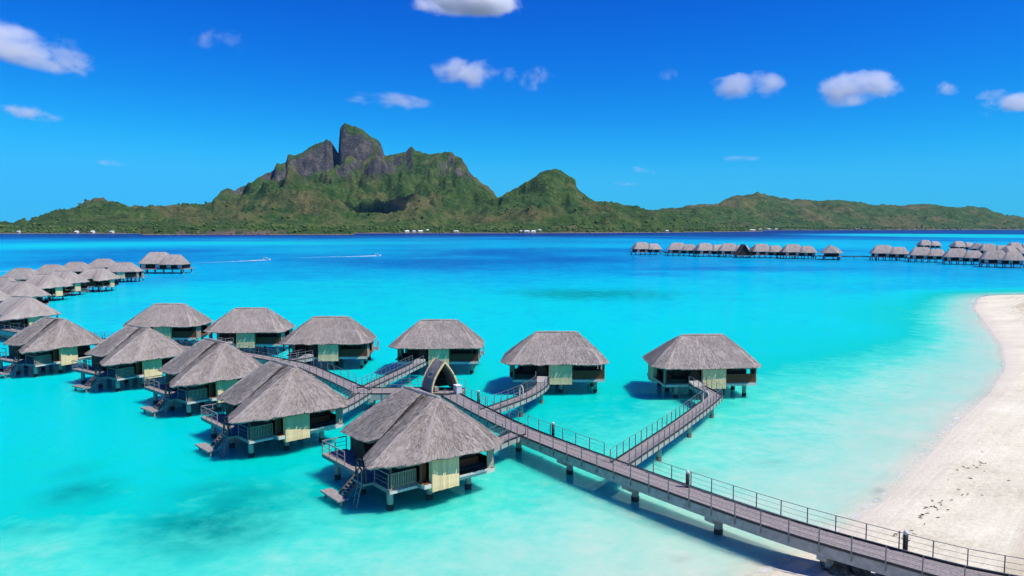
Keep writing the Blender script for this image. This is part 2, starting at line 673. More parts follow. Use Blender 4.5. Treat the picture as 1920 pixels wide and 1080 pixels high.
GX, GY = polar()
GD = signed_shore(GX, GY)
BEACH_K = 1 + 1.5 * smooth(95, 190, np.hypot(GX, GY))
GD = np.where(GD > 0, GD * BEACH_K, GD)
wob = (fbm(GX / 9.0, GY / 9.0, 4, 3) - 0.5) * 5.0 + (fbm(GX / 2.2, GY / 2.2, 3, 5) - 0.5) * 1.2
GDw = GD + wob * smooth(2.0, 9.0, np.abs(GD) + 2.5)


def ellipse(cx, cy, rx, ry, ang=0.0, soft=0.6):
    c, s = math.cos(ang), math.sin(ang)
    ex = ((GX - cx) * c + (GY - cy) * s) / rx
    ey = (-(GX - cx) * s + (GY - cy) * c) / ry
    e = np.sqrt(ex * ex + ey * ey)
    return 1 - smooth(1 - soft, 1 + soft * 0.5, e)


def px_ellipse(u, v, wu, hv, soft=0.7):
    """patch on the water whose centre and size were read off the photograph, laid out in metres"""
    c = at(u, v)
    l_ = at(u - wu, v)
    n_ = at(u, v + hv)
    f_ = at(u, v - hv)
    return ellipse(c.x, (n_.y + f_.y) / 2, (c - l_).length, abs(f_.y - n_.y) / 2, 0, soft)


# depth index: 0 at the beach, 1 in the deep channel
near = np.interp(GDw, [0, 3, 8, 14, 22, 32, 45, 70, 110, 160], [0.0, 0.065, 0.115, 0.185, 0.295, 0.41, 0.475, 0.515, 0.54, 0.57])
rr = np.hypot(GX, GY)
far = np.interp(rr, [0, 110, 150, 205, 250, 300, 370, 470, 560, 650, 800, 950, 1150, 1400, 1700, 2000, 60000],
                [0.0, 0.45, 0.52, 0.575, 0.62, 0.67, 0.73, 0.79, 0.80, 0.785, 0.73, 0.69, 0.73, 0.84, 0.96, 1.0, 1.0])
dep = np.maximum(near, np.where(GD > 30, far, 0))
dep = np.where(GD > 30, dep, near)
blend = smooth(20, 90, GD)
dep = near * (1 - blend) + np.maximum(near, far) * blend
streak = fbm(GX / 160.0, GY / 160.0, 5, 21) - 0.5
dep += streak * 0.26 * smooth(180, 420, rr) * (1 - smooth(1500, 2200, rr))
dep += (fbm(GX / 45.0, GY / 45.0, 4, 31) - 0.5) * 0.10 * smooth(60, 160, rr) * (1 - smooth(500, 900, rr))
# the paler shoals and the deeper holes that the photograph shows
for (u, v, wu, hv, k) in [(1880, 443, 300, 5, -0.50), (250, 458, 420, 5, -0.10), (1480, 520, 260, 16, -0.07),
                          (0, 560, 150, 40, 0.02), (1000, 497, 520, 14, 0.05), (200, 470, 260, 6, 0.03),
                          (1350, 470, 260, 8, 0.06), (40, 1030, 150, 50, -0.07), (1420, 505, 190, 6, 0.09), (1250, 515, 90, 5, 0.07),
                          (1720, 600, 160, 40, -0.06), (600, 600, 300, 45, -0.02), (440, 520, 260, 12, 0.05)]:
    dep += k * px_ellipse(u, v, wu, hv)
dep = np.clip(dep, -0.05, 1.02)
dep = np.where(GDw < 0.02, 0.0, dep)
# dark sea-grass and coral beds
weed = np.zeros(GX.shape)
br = fbm(GX / 14.0, GY / 14.0, 5, 41)
brn = fbm(GX / 3.2, GY / 3.2, 5, 43)
for (u, v, wu, hv, k) in [(1110, 553, 185, 13, 1.0), (390, 985, 150, 50, 1.0), (440, 930, 140, 34, 0.75), (150, 925, 75, 30, 0.9),
                          (140, 885, 45, 20, 0.35), (545, 930, 60, 26, 0.45), (60, 990, 80, 14, 0.3), (1020, 940, 30, 10, 0.25), (330, 1010, 90, 26, 0.35)]:
    e = px_ellipse(u, v, wu, hv, 0.85)
    weed = np.maximum(weed, k * e * smooth(0.30, 0.62, br * 0.6 + brn * 0.4 + 0.12 * e))
for (u, v, wu, hv, k) in [(1320, 886, 26, 6, 0.45), (1440, 866, 34, 4, 0.4), (1278, 1045, 24, 5, 0.45), (1495, 860, 12, 4, 0.35), (1646, 920, 14, 4, 0.9),
                          (1240, 985, 22, 8, 0.3), (1645, 938, 10, 3, 0.5), (1340, 1075, 30, 5, 0.35)]:
    weed = np.maximum(weed, k * px_ellipse(u, v, wu, hv, 0.9) * smooth(0.3, 0.6, brn))

BED = -np.interp(dep, [0, 0.1, 0.3, 0.5, 0.7, 1.02], [0.0, 0.35, 1.1, 2.0, 3.5, 12.0])
land = np.interp(-GDw, [0, 3, 7, 14, 30, 60, 2000], [0.0, 0.28, 0.62, 1.05, 1.6, 2.1, 3.0])
BEDZ = np.where(GDw > 0, np.minimum(BED, -0.045 * np.clip(GDw, 0, 6)), land)
BEDZ += np.where(GDw < -4, (fbm(GX / 4.0, GY / 4.0, 4, 51) - 0.5) * 0.25, 0) * smooth(4, 12, -GDw)
o = obj('lagoon_floor', grid_mesh('lagoon_floor', GX, GY, BEDZ, M['sand'], {'weed': weed}, wrap=True))
tag(o, 'white coral sand beach running down into the lagoon floor', None, None, 'structure')

wk = (GDw > -3)
wkeep = np.logical_or.reduce([wk[:-1, :], wk[1:, :], np.roll(wk, -1, 1)[:-1, :], np.roll(wk, -1, 1)[1:, :]])
o = obj('lagoon_water', grid_mesh('lagoon_water', GX, GY, np.zeros(GX.shape), M['water'], {'depth': dep, 'weed': weed}, keep=wkeep, wrap=True))
tag(o, 'clear turquoise lagoon water deepening to blue', None, None, 'structure')


# ------------------------------------------------------------------ the mountain island
def prof(pts, U):
    return np.interp(U, [p[0] for p in pts], [p[1] for p in pts])


def rise(v, dist):
    """height at distance dist that shows at image row v"""
    b = (540.0 - v) / F_PX
    return CAM_H + dist * (-math.sin(PITCH) + b * math.cos(PITCH)) / (math.cos(PITCH) + b * math.sin(PITCH))


def island():
    U = np.arange(-560, 2620, 2.0)
    rows = np.concatenate([np.linspace(1750, 2900, 75), np.linspace(2915, 5600, 165)[0:], np.linspace(5640, 9300, 80)])
    UU, YY = np.meshgrid(U, rows)
    XX = (UU - 960.0) / F_PX * YY
    Z = np.full(UU.shape, -30.0)
    CL = np.zeros(UU.shape)
    spur = ridged(XX / 620.0, YY / 620.0, 5, 61)
    spur2 = ridged(XX / 210.0, YY / 210.0, 4, 71)
    rough = fbm(XX / 90.0, YY / 90.0, 5, 81) - 0.5
    warp = (fbm(XX / 400.0, YY / 400.0, 3, 91) - 0.5)

    def layer(sky_pts, foot, dist, back, power=1.5, spurs=0.30, jag=2.2, terrace=0.0, soft0=0.72, cliffs=()):
        nonlocal Z, CL
        v0 = prof(sky_pts, U)
        ker = np.exp(-0.5 * (np.arange(-45, 46) / 17.0) ** 2)
        vs_ = np.convolve(np.pad(v0, 45, 'edge'), ker / ker.sum(), 'valid')
        v = np.broadcast_to(v0, UU.shape)
        yr = prof(dist, UU) if isinstance(dist, list) else np.full(UU.shape, float(dist))
        yf = prof(foot, UU) if isinstance(foot, list) else np.full(UU.shape, float(foot))
        zr = rise(v, yr)
        zs = rise(np.broadcast_to(np.maximum(vs_, v0 - 4), UU.shape), yr)
        zr = zr + (vnoise(UU / 5.0, UU * 0, 7) - 0.5) * jag * yr / F_PX + (vnoise(UU / 13.0, UU * 0, 9) - 0.5) * jag * 1.2 * yr / F_PX
        t = (YY - yf) / (yr - yf)
        tt = np.clip(t, 0, 1)
        bell = np.sin(np.pi * tt)
        sp = tt + spurs * bell * ((spur - 0.42) * 1.25 + (spur2 - 0.42) * 0.45 + warp * 0.5)
        near_top = smooth(soft0, 1.0, tt)
        h = np.clip(zr * near_top + zs * (1 - near_top), 0, None) * np.clip(sp, 0, 1) ** power
        if terrace:
            ph = h / terrace + warp * 1.4
            fr = ph - np.floor(ph)
            st = smooth(0.60, 0.94, fr)
            msk = smooth(0.46, 0.60, fbm(XX / 520.0, YY / 520.0, 4, 77)) * smooth(0.12, 0.32, tt)
            h = h + (st - fr) * terrace * 0.85 * msk * np.where(tt >= 0.995, 0, 1)
        for (u0, u1, drop) in cliffs:
            band = smooth(u0 - 14, u0 + 14, UU + warp * 30) * (1 - smooth(u1 - 14, u1 + 14, UU + warp * 30))
            brk = smooth(0.30, 0.55, fbm(XX / 130.0, YY / 900.0, 4, 55))
            h = h * (1 - drop * band * brk * (1 - smooth(0.90, 0.985, tt + warp * 0.05)) * smooth(0.45, 0.80, tt))
            h = h * (1 - 0.5 * drop * band * brk * (1 - smooth(0.60, 0.66, tt + warp * 0.1)) * smooth(0.35, 0.60, tt))
            CL = np.maximum(CL, band * brk * smooth(0.84, 0.90, tt) * np.where(t <= 1.02, 1, 0))
        h = h + rough * np.minimum(h, 90.0) * 0.85 * bell
        tb = np.clip((YY - yr) / back, 0, 1)
        h = np.where(t > 1, zr * (1 - tb) ** 1.2, h)
        lim = CAM_H + (zr - CAM_H) * YY / yr
        h = np.where((t < 1), np.minimum(h, lim - 1.0), h)
        h = np.where(t < 0, -30 + 0 * h, h)
        h = np.where(v > 429.5, -30, h)
        Z = np.maximum(Z, h)
    # the right-hand range far behind
    layer([(1120, 425), (1180, 400), (1240, 391), (1270, 389), (1300, 383), (1345, 381), (1358, 373), (1372, 367), (1395, 365), (1413, 361), (1418, 359), (1424, 363),
           (1440, 366), (1465, 371), (1520, 375), (1545, 376), (1560, 373), (1600, 378), (1640, 384), (1690, 384), (1720, 382), (1760, 385), (1790, 388),
           (1820, 386), (1840, 389), (1880, 402), (1900, 404), (1925, 410), (2000, 420), (2120, 424), (2260, 431)],
          [(1100, 3600), (1300, 4200), (1440, 5000), (1920, 6000), (2260, 6400)], [(1100, 5600), (1440, 6500), (1920, 7600), (2260, 8000)], 1500, 1.2, 0.34, 2.0)
    # main massif
    layer([(-260, 431), (-150, 428), (0, 421), (60, 411), (100, 399), (150, 386), (165, 377), (180, 373), (200, 374), (222, 380), (255, 388), (275, 389), (292, 384), (310, 386),
           (330, 386), (360, 382), (366, 384), (400, 380), (408, 368), (418, 356), (430, 354), (448, 355), (462, 349), (480, 338), (500, 328), (518, 318), (524, 304),
           (541, 303), (544, 292), (560, 289), (572, 285), (590, 273), (598, 268), (612, 268), (617, 261), (624, 264), (630, 276), (640, 292), (730, 292),
           (745, 288), (762, 285), (767, 277), (773, 273), (783, 281), (800, 287), (815, 291), (829, 288), (838, 284), (856, 289), (868, 298), (876, 310),
           (880, 322), (900, 340), (915, 352), (932, 367), (960, 378), (1000, 398), (1050, 412), (1120, 424), (1180, 431)],
          [(-260, 2500), (0, 2300), (270, 2350), (500, 2350), (700, 2480), (900, 2600), (1180, 2700)],
          [(-260, 3200), (0, 3400), (180, 3700), (400, 4300), (560, 4700), (700, 4800), (860, 4500), (1000, 4300), (1180, 4000)], 1300, 1.45, 0.52, 4.0, 95.0, 0.72, [(412, 460, 0.40), (500, 640, 0.30), (828, 892, 0.24), (730, 775, 0.12)])
    # the great rock tower
    layer([(628, 431), (634, 420), (637, 300), (640, 262), (641, 244), (646, 236), (652, 230), (660, 233), (668, 236), (682, 243), (692, 249), (702, 258), (712, 263),
           (716, 268), (720, 280), (723, 292), (733, 300), (760, 420), (770, 431)], 4480, 4700, 160, 0.22, 0.22, 2.6, 0.0, -0.5)
    # the nearer pyramid hill
    layer([(690, 431), (760, 424), (820, 414), (870, 399), (905, 382), (935, 368), (965, 352), (1000, 332), (1018, 321), (1030, 318), (1036, 315), (1043, 317), (1060, 325), (1072, 332),
           (1078, 338), (1080, 352), (1084, 357), (1098, 366), (1112, 374), (1130, 379), (1160, 382), (1190, 385), (1200, 391), (1230, 395), (1290, 408), (1340, 419), (1400, 426), (1440, 431)],
          [(690, 2500), (900, 2480), (1100, 2560), (1250, 2800), (1440, 3600)], [(690, 2900), (900, 3350), (1040, 3500), (1200, 3500), (1440, 4200)], 1100, 1.3, 0.46, 2.2, 80.0, 0.72, [(1050, 1092, 0.30), (1165, 1205, 0.2)])
    # rolling foothills along the near shore
    layer([(-100, 431), (60, 424), (130, 414), (200, 409), (300, 415), (420, 402), (520, 392), (600, 398), (700, 408), (800, 416), (880, 424), (920, 431)],
          [(-100, 2300), (300, 2300), (700, 2440), (920, 2560)], [(-100, 2650), (300, 2900), (600, 3100), (920, 2900)], 900, 1.3, 0.5, 3.0)
    # the low wooded spit in front of the left shore
    layer([(262, 431), (268, 429.4), (285, 426), (310, 424), (350, 425), (420, 424), (480, 425), (540, 426), (580, 427), (640, 428.5), (700, 431)],
          1950, [(260, 2010), (700, 2040)], 160, 0.55, 0.2, 1.8)
    Z = np.where(Z > -20, Z + (fbm(XX / 26.0, YY / 26.0, 3, 101) - 0.4) * 9.0 * smooth(1, 8, Z) * (1 - smooth(60, 260, Z)), Z)
    gy = np.gradient(Z, axis=0) / np.gradient(YY, axis=0)
    gx = np.gradient(Z, axis=1) / np.gradient(XX, axis=1)
    sl = np.hypot(gx, gy)
    steep = smooth(0.75, 1.9, sl) * (0.45 * smooth(30, 110, Z) + 0.55 * smooth(230, 400, Z)) + 0.55 * CL * smooth(0.35, 0.9, sl)
    bare = smooth(325, 345, UU) * (1 - smooth(525, 545, UU)) * (1 - smooth(2090, 2120, YY)) * (1 - smooth(9, 13, Z)) * smooth(0.30, 0.36, fbm(XX / 30.0, YY / 30.0, 3, 15))
    ab = Z > -1.0
    keep = np.logical_or.reduce([ab[:-1, :-1], ab[1:, :-1], ab[:-1, 1:], ab[1:, 1:]])
    o = obj('island_mountain', grid_mesh('island_mountain', XX, YY, Z, M['island'], {'steep': steep, 'bare': bare}, keep=keep))
    tag(o, 'green volcanic island with tall rock tower across the lagoon', None, None, 'structure')
    return UU, XX, YY, Z, sl


IU, IX, IY, IZ, ISL = island()


def far_woods():
    """trees of the far shore, one mass: small lumpy crowns standing on the lower slopes"""
    cand = np.argwhere((IZ > 1.5) & (IZ < 150) & (ISL < 0.9) & (IU > -60) & (IU < 1990))
    zc = IZ[cand[:, 0], cand[:, 1]]
    w = np.where(zc < 22, 1.0, 0.10)
    pick = RNG.choice(len(cand), 9000, replace=False, p=w / w.sum())
    base = bmesh.new()
    bmesh.ops.create_icosphere(base, subdivisions=1, radius=1.0)
    bv = np.array([v.co[:] for v in base.verts])
    base.faces.ensure_lookup_table()
    bf = np.array([[v.index for v in f.verts] for f in base.faces])
    base.free()
    vs, fs = [], []
    for k, ci in enumerate(pick):
        i, j = cand[ci]
        s = RNG.uniform(3.0, 6.5) * (IY[i, j] / 3200.0) ** 0.5
        jit = bv * (1 + RNG.uniform(-0.35, 0.35, (len(bv), 1)))
        pts = jit * np.array([s * 1.15, s * 1.15, s * RNG.uniform(0.7, 1.2)]) + np.array([IX[i, j] + RNG.uniform(-6, 6), IY[i, j] + RNG.uniform(-8, 8), IZ[i, j] + s * 0.35])
        vs.append(pts)
        fs.append(bf + k * len(bv))
    me = bpy.data.meshes.new('far_woods')
    V = np.concatenate(vs)
    Fq = np.concatenate(fs)
    me.vertices.add(len(V))
    me.vertices.foreach_set('co', V.astype(np.float32).ravel())
    me.loops.add(Fq.size)
    me.loops.foreach_set('vertex_index', Fq.ravel().astype(np.int32))
    me.polygons.add(len(Fq))
    me.polygons.foreach_set('loop_start', np.arange(0, Fq.size, 3, dtype=np.int32))
    me.polygons.foreach_set('loop_total', np.full(len(Fq), 3, dtype=np.int32))
    me.materials.append(M['far_tree'])
    me.update(calc_edges=True)
    o = obj('far_woods', me)
    tag(o, 'dense green woods along the far island shore', 'woods', None, 'stuff')


far_woods()


# ------------------------------------------------------------------ bungalow shapes
FLOOR = 1.95
RIDGE_Z = 7.15


def roof_surface(eave, ridge, ridge_z, n_s, n_t, seed, thick=0.30, k=0.54, blades=0, bulge=1.10):
    """thatched hip roof over an uneven eave line: returns (mesh, ridge pts)"""
    rnd = random.Random(seed)
    pts = [Vector(p) for p in eave]
    per = sum((pts[i] - pts[i - 1]).length for i in range(len(pts)))
    ring = []
    for i in range(len(pts)):
        a, b = pts[i], pts[(i + 1) % len(pts)]
        m = max(2, int(round((b - a).length / per * n_s)))
        for j in range(m):
            ring.append(a.lerp(b, j / m))
    N = len(ring)
    hips = set()
    if blades:
        for c_ in pts:
            if abs(c_.x) > 4.2:
                j_ = min(range(N), key=lambda q: (ring[q] - c_).length)
                hips |= {j_, (j_ + 1) % N}
    # soften corners a little
    for _ in range(2):
        ring = [ring[i] * 0.6 + (ring[i - 1] + ring[(i + 1) % N]) * 0.2 for i in range(N)]
    top = [Vector((max(-ridge, min(ridge, p.x * k)), 0, ridge_z)) for p in ring]

    def surf(i, t, lump=True):
        a, b = ring[i % N], top[i % N]
        tz = 1 - (1 - t) ** bulge
        p = Vector((a.x + (b.x - a.x) * t, a.y + (b.y - a.y) * t, a.z + (b.z - a.z) * tz))
        if lump:
            q = mnoise.noise(Vector((p.x * 0.9, p.y * 0.9, seed))) * 0.10 + mnoise.noise(Vector((p.x * 3.1, p.y * 3.1, seed + 4))) * 0.045
            p.z += q * (1 - t * 0.6)
        return p
    V, Fc, uv, tone = [], [], [], []
    s_acc = 0.0
    S = [0.0]
    for i in range(N):
        s_acc += (ring[(i + 1) % N] - ring[i]).length
        S.append(s_acc)

    def addv(p, u, v, tn):
        V.append(tuple(p))
        uv.append((u, v))
        tone.append(tn)
        return len(V) - 1
    rows = []
    for r in range(n_t + 1):
        t = r / n_t
        row = []
        for i in range(N + 1):
            p = surf(i, t)
            if r == 0:
                p.z -= rnd.uniform(0.0, 0.14)
                a, b = ring[i % N], top[i % N]
                d = (a - b)
                d.z = 0
                d.normalize()
                p += d * rnd.uniform(-0.05, 0.12)
            else:
                p.z += rnd.uniform(-0.022, 0.022)
            sl = (ring[i % N] - top[i % N]).length
            tn0 = 0.5 + rnd.uniform(-0.12, 0.12)
            if (i % N) in hips:
                tn0 += 0.34
                p.z += 0.05 * min(1.0, 6 * t)
            row.append(addv(p, S[i], t * sl, tn0))
        rows.append(row)
    for r in range(n_t):
        for i in range(N):
            Fc.append((rows[r][i], rows[r][i + 1], rows[r + 1][i + 1], rows[r + 1][i]))
    # eave edge and underside
    edge, under = [], []
    for i in range(N + 1):
        p = surf(i, 0.015)
        p.z -= thick + rnd.uniform(-0.03, 0.07)
        edge.append(addv(p, S[i], -0.3, 0.15))
        q = surf(i, 0.80, False)
        q.z -= thick + 0.35
        under.append(addv(q, S[i], 3.0, 0.1))
    for i in range(N):
        Fc.append((edge[i], edge[i + 1], rows[0][i + 1], rows[0][i]))
        Fc.append((under[i], under[i + 1], edge[i + 1], edge[i]))
    # loose straw lying on the slope and hanging from the eave
    for b_ in range(blades):
        i = rnd.randrange(N)
        fi = rnd.random()
        hang = b_ % 5 == 0
        t1 = rnd.uniform(0.0, 0.05) if hang else rnd.uniform(0.06, 0.99)
        L = rnd.uniform(0.30, 0.75)
        sl = (ring[i] - top[i]).length
        t0 = t1 - L / sl
        P1 = surf(i, t1).lerp(surf(i + 1, t1), fi)
        P0 = surf(i, max(t0, 0)).lerp(surf(i + 1, max(t0, 0)), fi)
        if t0 < 0:
            P0 = P0 + (P0 - P1).normalized() * min(-t0 * sl, 0.22) + Vector((0, 0, -0.05))
        if (P0 - P1).length < 0.05:
            continue
        sd = (ring[(i + 1) % N] - ring[i])
        sd.z = 0
        if sd.length < 1e-4:
            continue
        sd = sd.normalized() * rnd.uniform(0.02, 0.05)
        P0 += sd * rnd.uniform(-2, 2)
        P1.z += 0.012
        P0.z += rnd.uniform(0.03, 0.075)
        tn = rnd.uniform(0.05, 0.98)
        su = S[i] + rnd.random()
        q = [addv(P1 - sd, su, t1 * sl, tn), addv(P1 + sd, su + .1, t1 * sl, tn), addv(P0 + sd, su + .1, t0 * sl, tn), addv(P0 - sd, su, t0 * sl, tn)]
        Fc.append(tuple(q))
    me = bpy.data.meshes.new('thatch_roof')
    me.from_pydata(V, [], Fc)
    ul = me.uv_layers.new(name='UVMap')
    li = np.empty(len(me.loops), dtype=np.int32)
    me.loops.foreach_get('vertex_index', li)
    ul.data.foreach_set('uv', np.array(uv, dtype=np.float32)[li].ravel())
    a_ = me.attributes.new('tone', 'FLOAT', 'POINT')
    a_.data.foreach_set('value', np.array(tone, dtype=np.float32))
    me.materials.append(M['thatch'])
    me.update()
    return me


def ridge_roll(ridge, ridge_z, seed):
    rnd = random.Random(seed)
    m = MB()
    n = 14
    pts = [(-ridge - 0.18 + (2 * ridge + 0.36) * i / n, rnd.uniform(-0.03, 0.03), ridge_z - 0.04 + rnd.uniform(-0.02, 0.02)) for i in range(n + 1)]
    m.tube(pts, [0.10] + [0.17 + rnd.uniform(-0.02, 0.02) for _ in range(n - 1)] + [0.10], 8)
    me = m.mesh('ridge_cap', M['thatch'])
    ul = me.uv_layers.new(name='UVMap')
    for lp in me.loops:
        c = me.vertices[lp.vertex_index].co
        ul.data[lp.index].uv = (c.x, c.y * 3)
    a_ = me.attributes.new('tone', 'FLOAT', 'POINT')
    a_.data.foreach_set('value', [0.62] * len(me.vertices))
    return me


EAVE = [(6.7, 2.2, 3.95), (5.6, 3.7, 3.92), (2.0, 3.95, 3.95), (-5.2, 3.9, 3.95), (-6.15, 2.7, 3.98), (-6.0, -3.2, 3.95), (-4.7, -4.55, 3.9),
        (-0.5, -4.5, 3.95), (0.7, -3.7, 4.55), (2.1, -6.1, 3.8), (4.35, -7.0, 3.66), (5.95, -4.2, 3.86), (6.2, -3.9, 3.98)]
ROOF = roof_surface(EAVE, 2.55, RIDGE_Z, 190, 16, 3, blades=6500)
ROOF_B = roof_surface([(p[0] + 0.1, p[1] * 1.01, p[2]) for p in EAVE], 2.45, RIDGE_Z, 190, 16, 23, blades=6500)
ROOF_FAR = roof_surface(EAVE, 2.55, RIDGE_Z, 64, 6, 5)
CAP = ridge_roll(2.5, RIDGE_Z, 4)


def ogive(n, hw, h, z0):
    """outline of a pointed arch, from the left foot over the top to the right foot (x, z)"""
    pts = []
    for i in range(n + 1):
        a = i / n
        x = hw * (1 - a ** 1.9)
        pts.append((-x, z0 + h * a))
    return pts + [(-x, z) for x, z in reversed(pts[:-1])]


def make_bungalow():
    root = empty('overwater_bungalow')
    P = lambda name, mb, mat, par=root, sm=False: obj(name, mb.mesh(name, mat, sm), par)
    rf = obj('thatch_roof', ROOF, root)
    obj('ridge_cap', CAP, rf)
    # floor platform, with the pale fascia below it
    P('floor_platform', MB().box(-5.5, 5.35, -3.45, 3.1, 1.62, FLOOR), M['wood_grey'])
    P('fascia_board', MB().box(5.36, 5.46, -0.45, 3.0, 1.56, 1.80).box(-5.5, 5.3, 3.11, 3.19, 1.58, 1.84), M['fascia'])
    # sun deck on the lagoon side, board by board
    sd = P('sun_deck', MB().box(-6.05, 4.75, -5.62, -5.52, 1.55, 1.82).box(4.66, 4.76, -5.52, -3.46, 1.55, 1.82)
           .box(-6.05, -5.95, -5.52, -3.46, 1.55, 1.82).box(-5.9, 4.6, -5.4, -5.28, 1.55, 1.81), M['wood_grey'])
    bme = MB().box(-0.094, 0.094, -5.66, -3.47, 1.825, 1.865).mesh('deck_board', M['wood_grey'])
    for i in range(54):
        b = obj('deck_board', bme, sd, (-5.96 + i * 0.2, 0, 0.002 * (i % 3)))
    P('deck_fascia', MB().box(4.77, 4.84, -5.64, -3.3, 1.55, 1.74), M['fascia'])
    # piles
    pm = MB().tube([(0, 0, 0.42), (0, 0, 1.6)], 0.24, 10)
    pme = pm.mesh('pile', M['concrete'], True)
    fme = MB().tube([(0, 0, -3.5), (0, 0, 0.42)], 0.265, 10).mesh('pile_foot', M['pile_foot'], True)
    for x in (-4.6, -0.4, 3.7):
        for y in (-5.0, -1.7, 1.8):
            p = obj('pile', pme, root, (x, y, 0))
            obj('pile_foot', fme, p)
    # cross beams that carry the floor
    bm_ = MB().box(-5.2, 5.0, -0.14, 0.14, 1.36, 1.615).mesh('floor_beam', M['concrete'])
    for y in (-1.7, 1.8):
        obj('floor_beam', bm_, root, (0, y, 0))
    # dark timber room behind the openings
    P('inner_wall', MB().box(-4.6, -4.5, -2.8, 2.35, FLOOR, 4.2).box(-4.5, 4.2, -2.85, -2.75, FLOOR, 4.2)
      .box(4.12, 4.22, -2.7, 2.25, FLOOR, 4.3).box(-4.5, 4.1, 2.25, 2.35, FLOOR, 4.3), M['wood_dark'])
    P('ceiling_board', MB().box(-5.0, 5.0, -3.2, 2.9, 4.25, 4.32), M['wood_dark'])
    # posts
    pst = MB().box(-0.075, 0.075, -0.075, 0.075, FLOOR, 4.05).mesh('post', M['wood_mid'])
    for x, y in ((5.25, 2.98), (-5.35, 2.98), (-5.35, -3.3), (5.25, -0.42), (-1.75, 3.02), (5.2, -3.35), (4.6, -5.45), (-5.35, 0.3)):
        obj('post', pst, root, (x, y, 0))
    # bamboo panel on the side wall: slats and battens
    sp = P('bamboo_panel', MB().box(5.36, 5.75, -2.78, -0.48, 1.38, 4.02), M['bamboo'])
    sl = MB().box(5.751, 5.80, -0.112, 0.112, 1.34, 4.06).mesh('bamboo_slat', M['bamboo'])
    for i in range(10):
        obj('bamboo_slat', sl, sp, (0.006 * (i % 2), -2.66 + i * 0.229, 0.01 * ((i * 7) % 3)))
    # bamboo panel on the entry wall
    ep = P('bamboo_panel', MB().box(-1.62, 1.12, 3.11, 3.66, 1.42, 4.02), M['bamboo'])
    el = MB().box(-0.112, 0.112, 3.661, 3.71, 1.38, 4.06).mesh('bamboo_slat', M['bamboo'])
    for i in range(12):
        obj('bamboo_slat', el, ep, (-1.51 + i * 0.229, 0.006 * (i % 2), 0.01 * ((i * 5) % 3)))
    # side window: dark opening with a red-brown ledge
    P('window_ledge', MB().box(4.9, 5.72, -0.44, 2.35, 1.965, 2.03), M['wood_red'])
    P('ledge_edge', MB().box(5.725, 5.79, -0.44, 2.38, 1.90, 2.05), M['fascia'])
    P('window_apron', MB().box(4.3, 4.36, -0.35, 2.3, 2.04, 2.62), M['wood_red'])
    cp = P('corner_panel', MB().box(5.30, 5.38, 2.38, 3.0, 1.9, 4.0), M['slat_grey'])
    # side door recess with its step
    P('side_door', MB().box(4.95, 5.02, -3.25, -2.8, FLOOR, 3.95), M['wood_red'])
    P('door_step', MB().box(4.9, 5.75, -3.40, -2.82, 1.66, 1.95), M['fascia'])
    P('door_mat_board', MB().box(4.9, 5.70, -3.36, -2.86, 1.953, 1.985), M['wood_red'])
    # slatted balustrade of the covered deck
    bl = P('slat_balustrade', MB().box(4.60, 4.66, -5.5, -3.4, 2.86, 2.94).box(4.60, 4.66, -5.5, -3.4, 1.95, 2.03), M['slat_grey'])
    bs = MB().box(4.665, 4.70, -0.034, 0.034, 1.86, 2.95).mesh('baluster_slat', M['slat_grey'])
    for i in range(15):
        obj('baluster_slat', bs, bl, (0, -5.44 + i * 0.142, 0))
    # rear room divider of the covered deck
    P('deck_screen', MB().box(1.4, 4.55, -3.52, -3.46, 1.95, 4.3), M['wood_dark'])
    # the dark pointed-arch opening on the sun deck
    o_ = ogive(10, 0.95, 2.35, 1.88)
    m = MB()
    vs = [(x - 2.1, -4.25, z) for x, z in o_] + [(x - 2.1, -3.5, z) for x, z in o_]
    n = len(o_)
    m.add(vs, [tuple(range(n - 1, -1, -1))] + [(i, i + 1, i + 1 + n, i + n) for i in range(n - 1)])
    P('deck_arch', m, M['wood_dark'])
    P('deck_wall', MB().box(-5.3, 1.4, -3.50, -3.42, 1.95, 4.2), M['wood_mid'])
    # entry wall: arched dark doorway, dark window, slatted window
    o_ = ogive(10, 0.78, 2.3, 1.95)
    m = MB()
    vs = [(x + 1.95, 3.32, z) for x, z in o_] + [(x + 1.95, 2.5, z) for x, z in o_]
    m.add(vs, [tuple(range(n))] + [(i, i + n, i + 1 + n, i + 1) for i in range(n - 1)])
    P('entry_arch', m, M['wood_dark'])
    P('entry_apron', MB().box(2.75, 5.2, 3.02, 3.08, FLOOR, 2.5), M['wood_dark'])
    ws = P('slatted_window', MB().box(-5.3, -1.7, 2.92, 2.98, FLOOR, 2.95), M['wood_mid'])
    wl = MB().box(-5.3, -1.7, 2.99, 3.03, -0.055, 0.055).mesh('window_slat', M['wood_red'])
    for i in range(6):
        obj('window_slat', wl, ws, (0, 0, 2.06 + i * 0.16))
    P('end_panel', MB().box(-5.60, -5.52, 1.2, 2.9, 1.7, 4.0), M['slat_grey'])
    P('end_panel', MB().box(-5.60, -5.52, -3.2, -1.4, 1.7, 4.0), M['slat_grey'])
    P('end_window_ledge', MB().box(-5.75, -5.2, -1.35, 1.15, 1.96, 2.04), M['wood_red'])
    # sun-deck railing
    rp = MB().box(-0.03, 0.03, -0.03, 0.03, 1.60, 2.92).mesh('rail_post', M['wood_grey'])
    for x, y in ((-6.0, -5.6), (-4.7, -5.6), (-3.4, -5.6), (-2.1, -5.6), (-6.0, -4.5), (-6.0, -3.5), (2.6, -5.6), (4.6, -5.62)):
        obj('rail_post', rp, root, (x, y, 0))
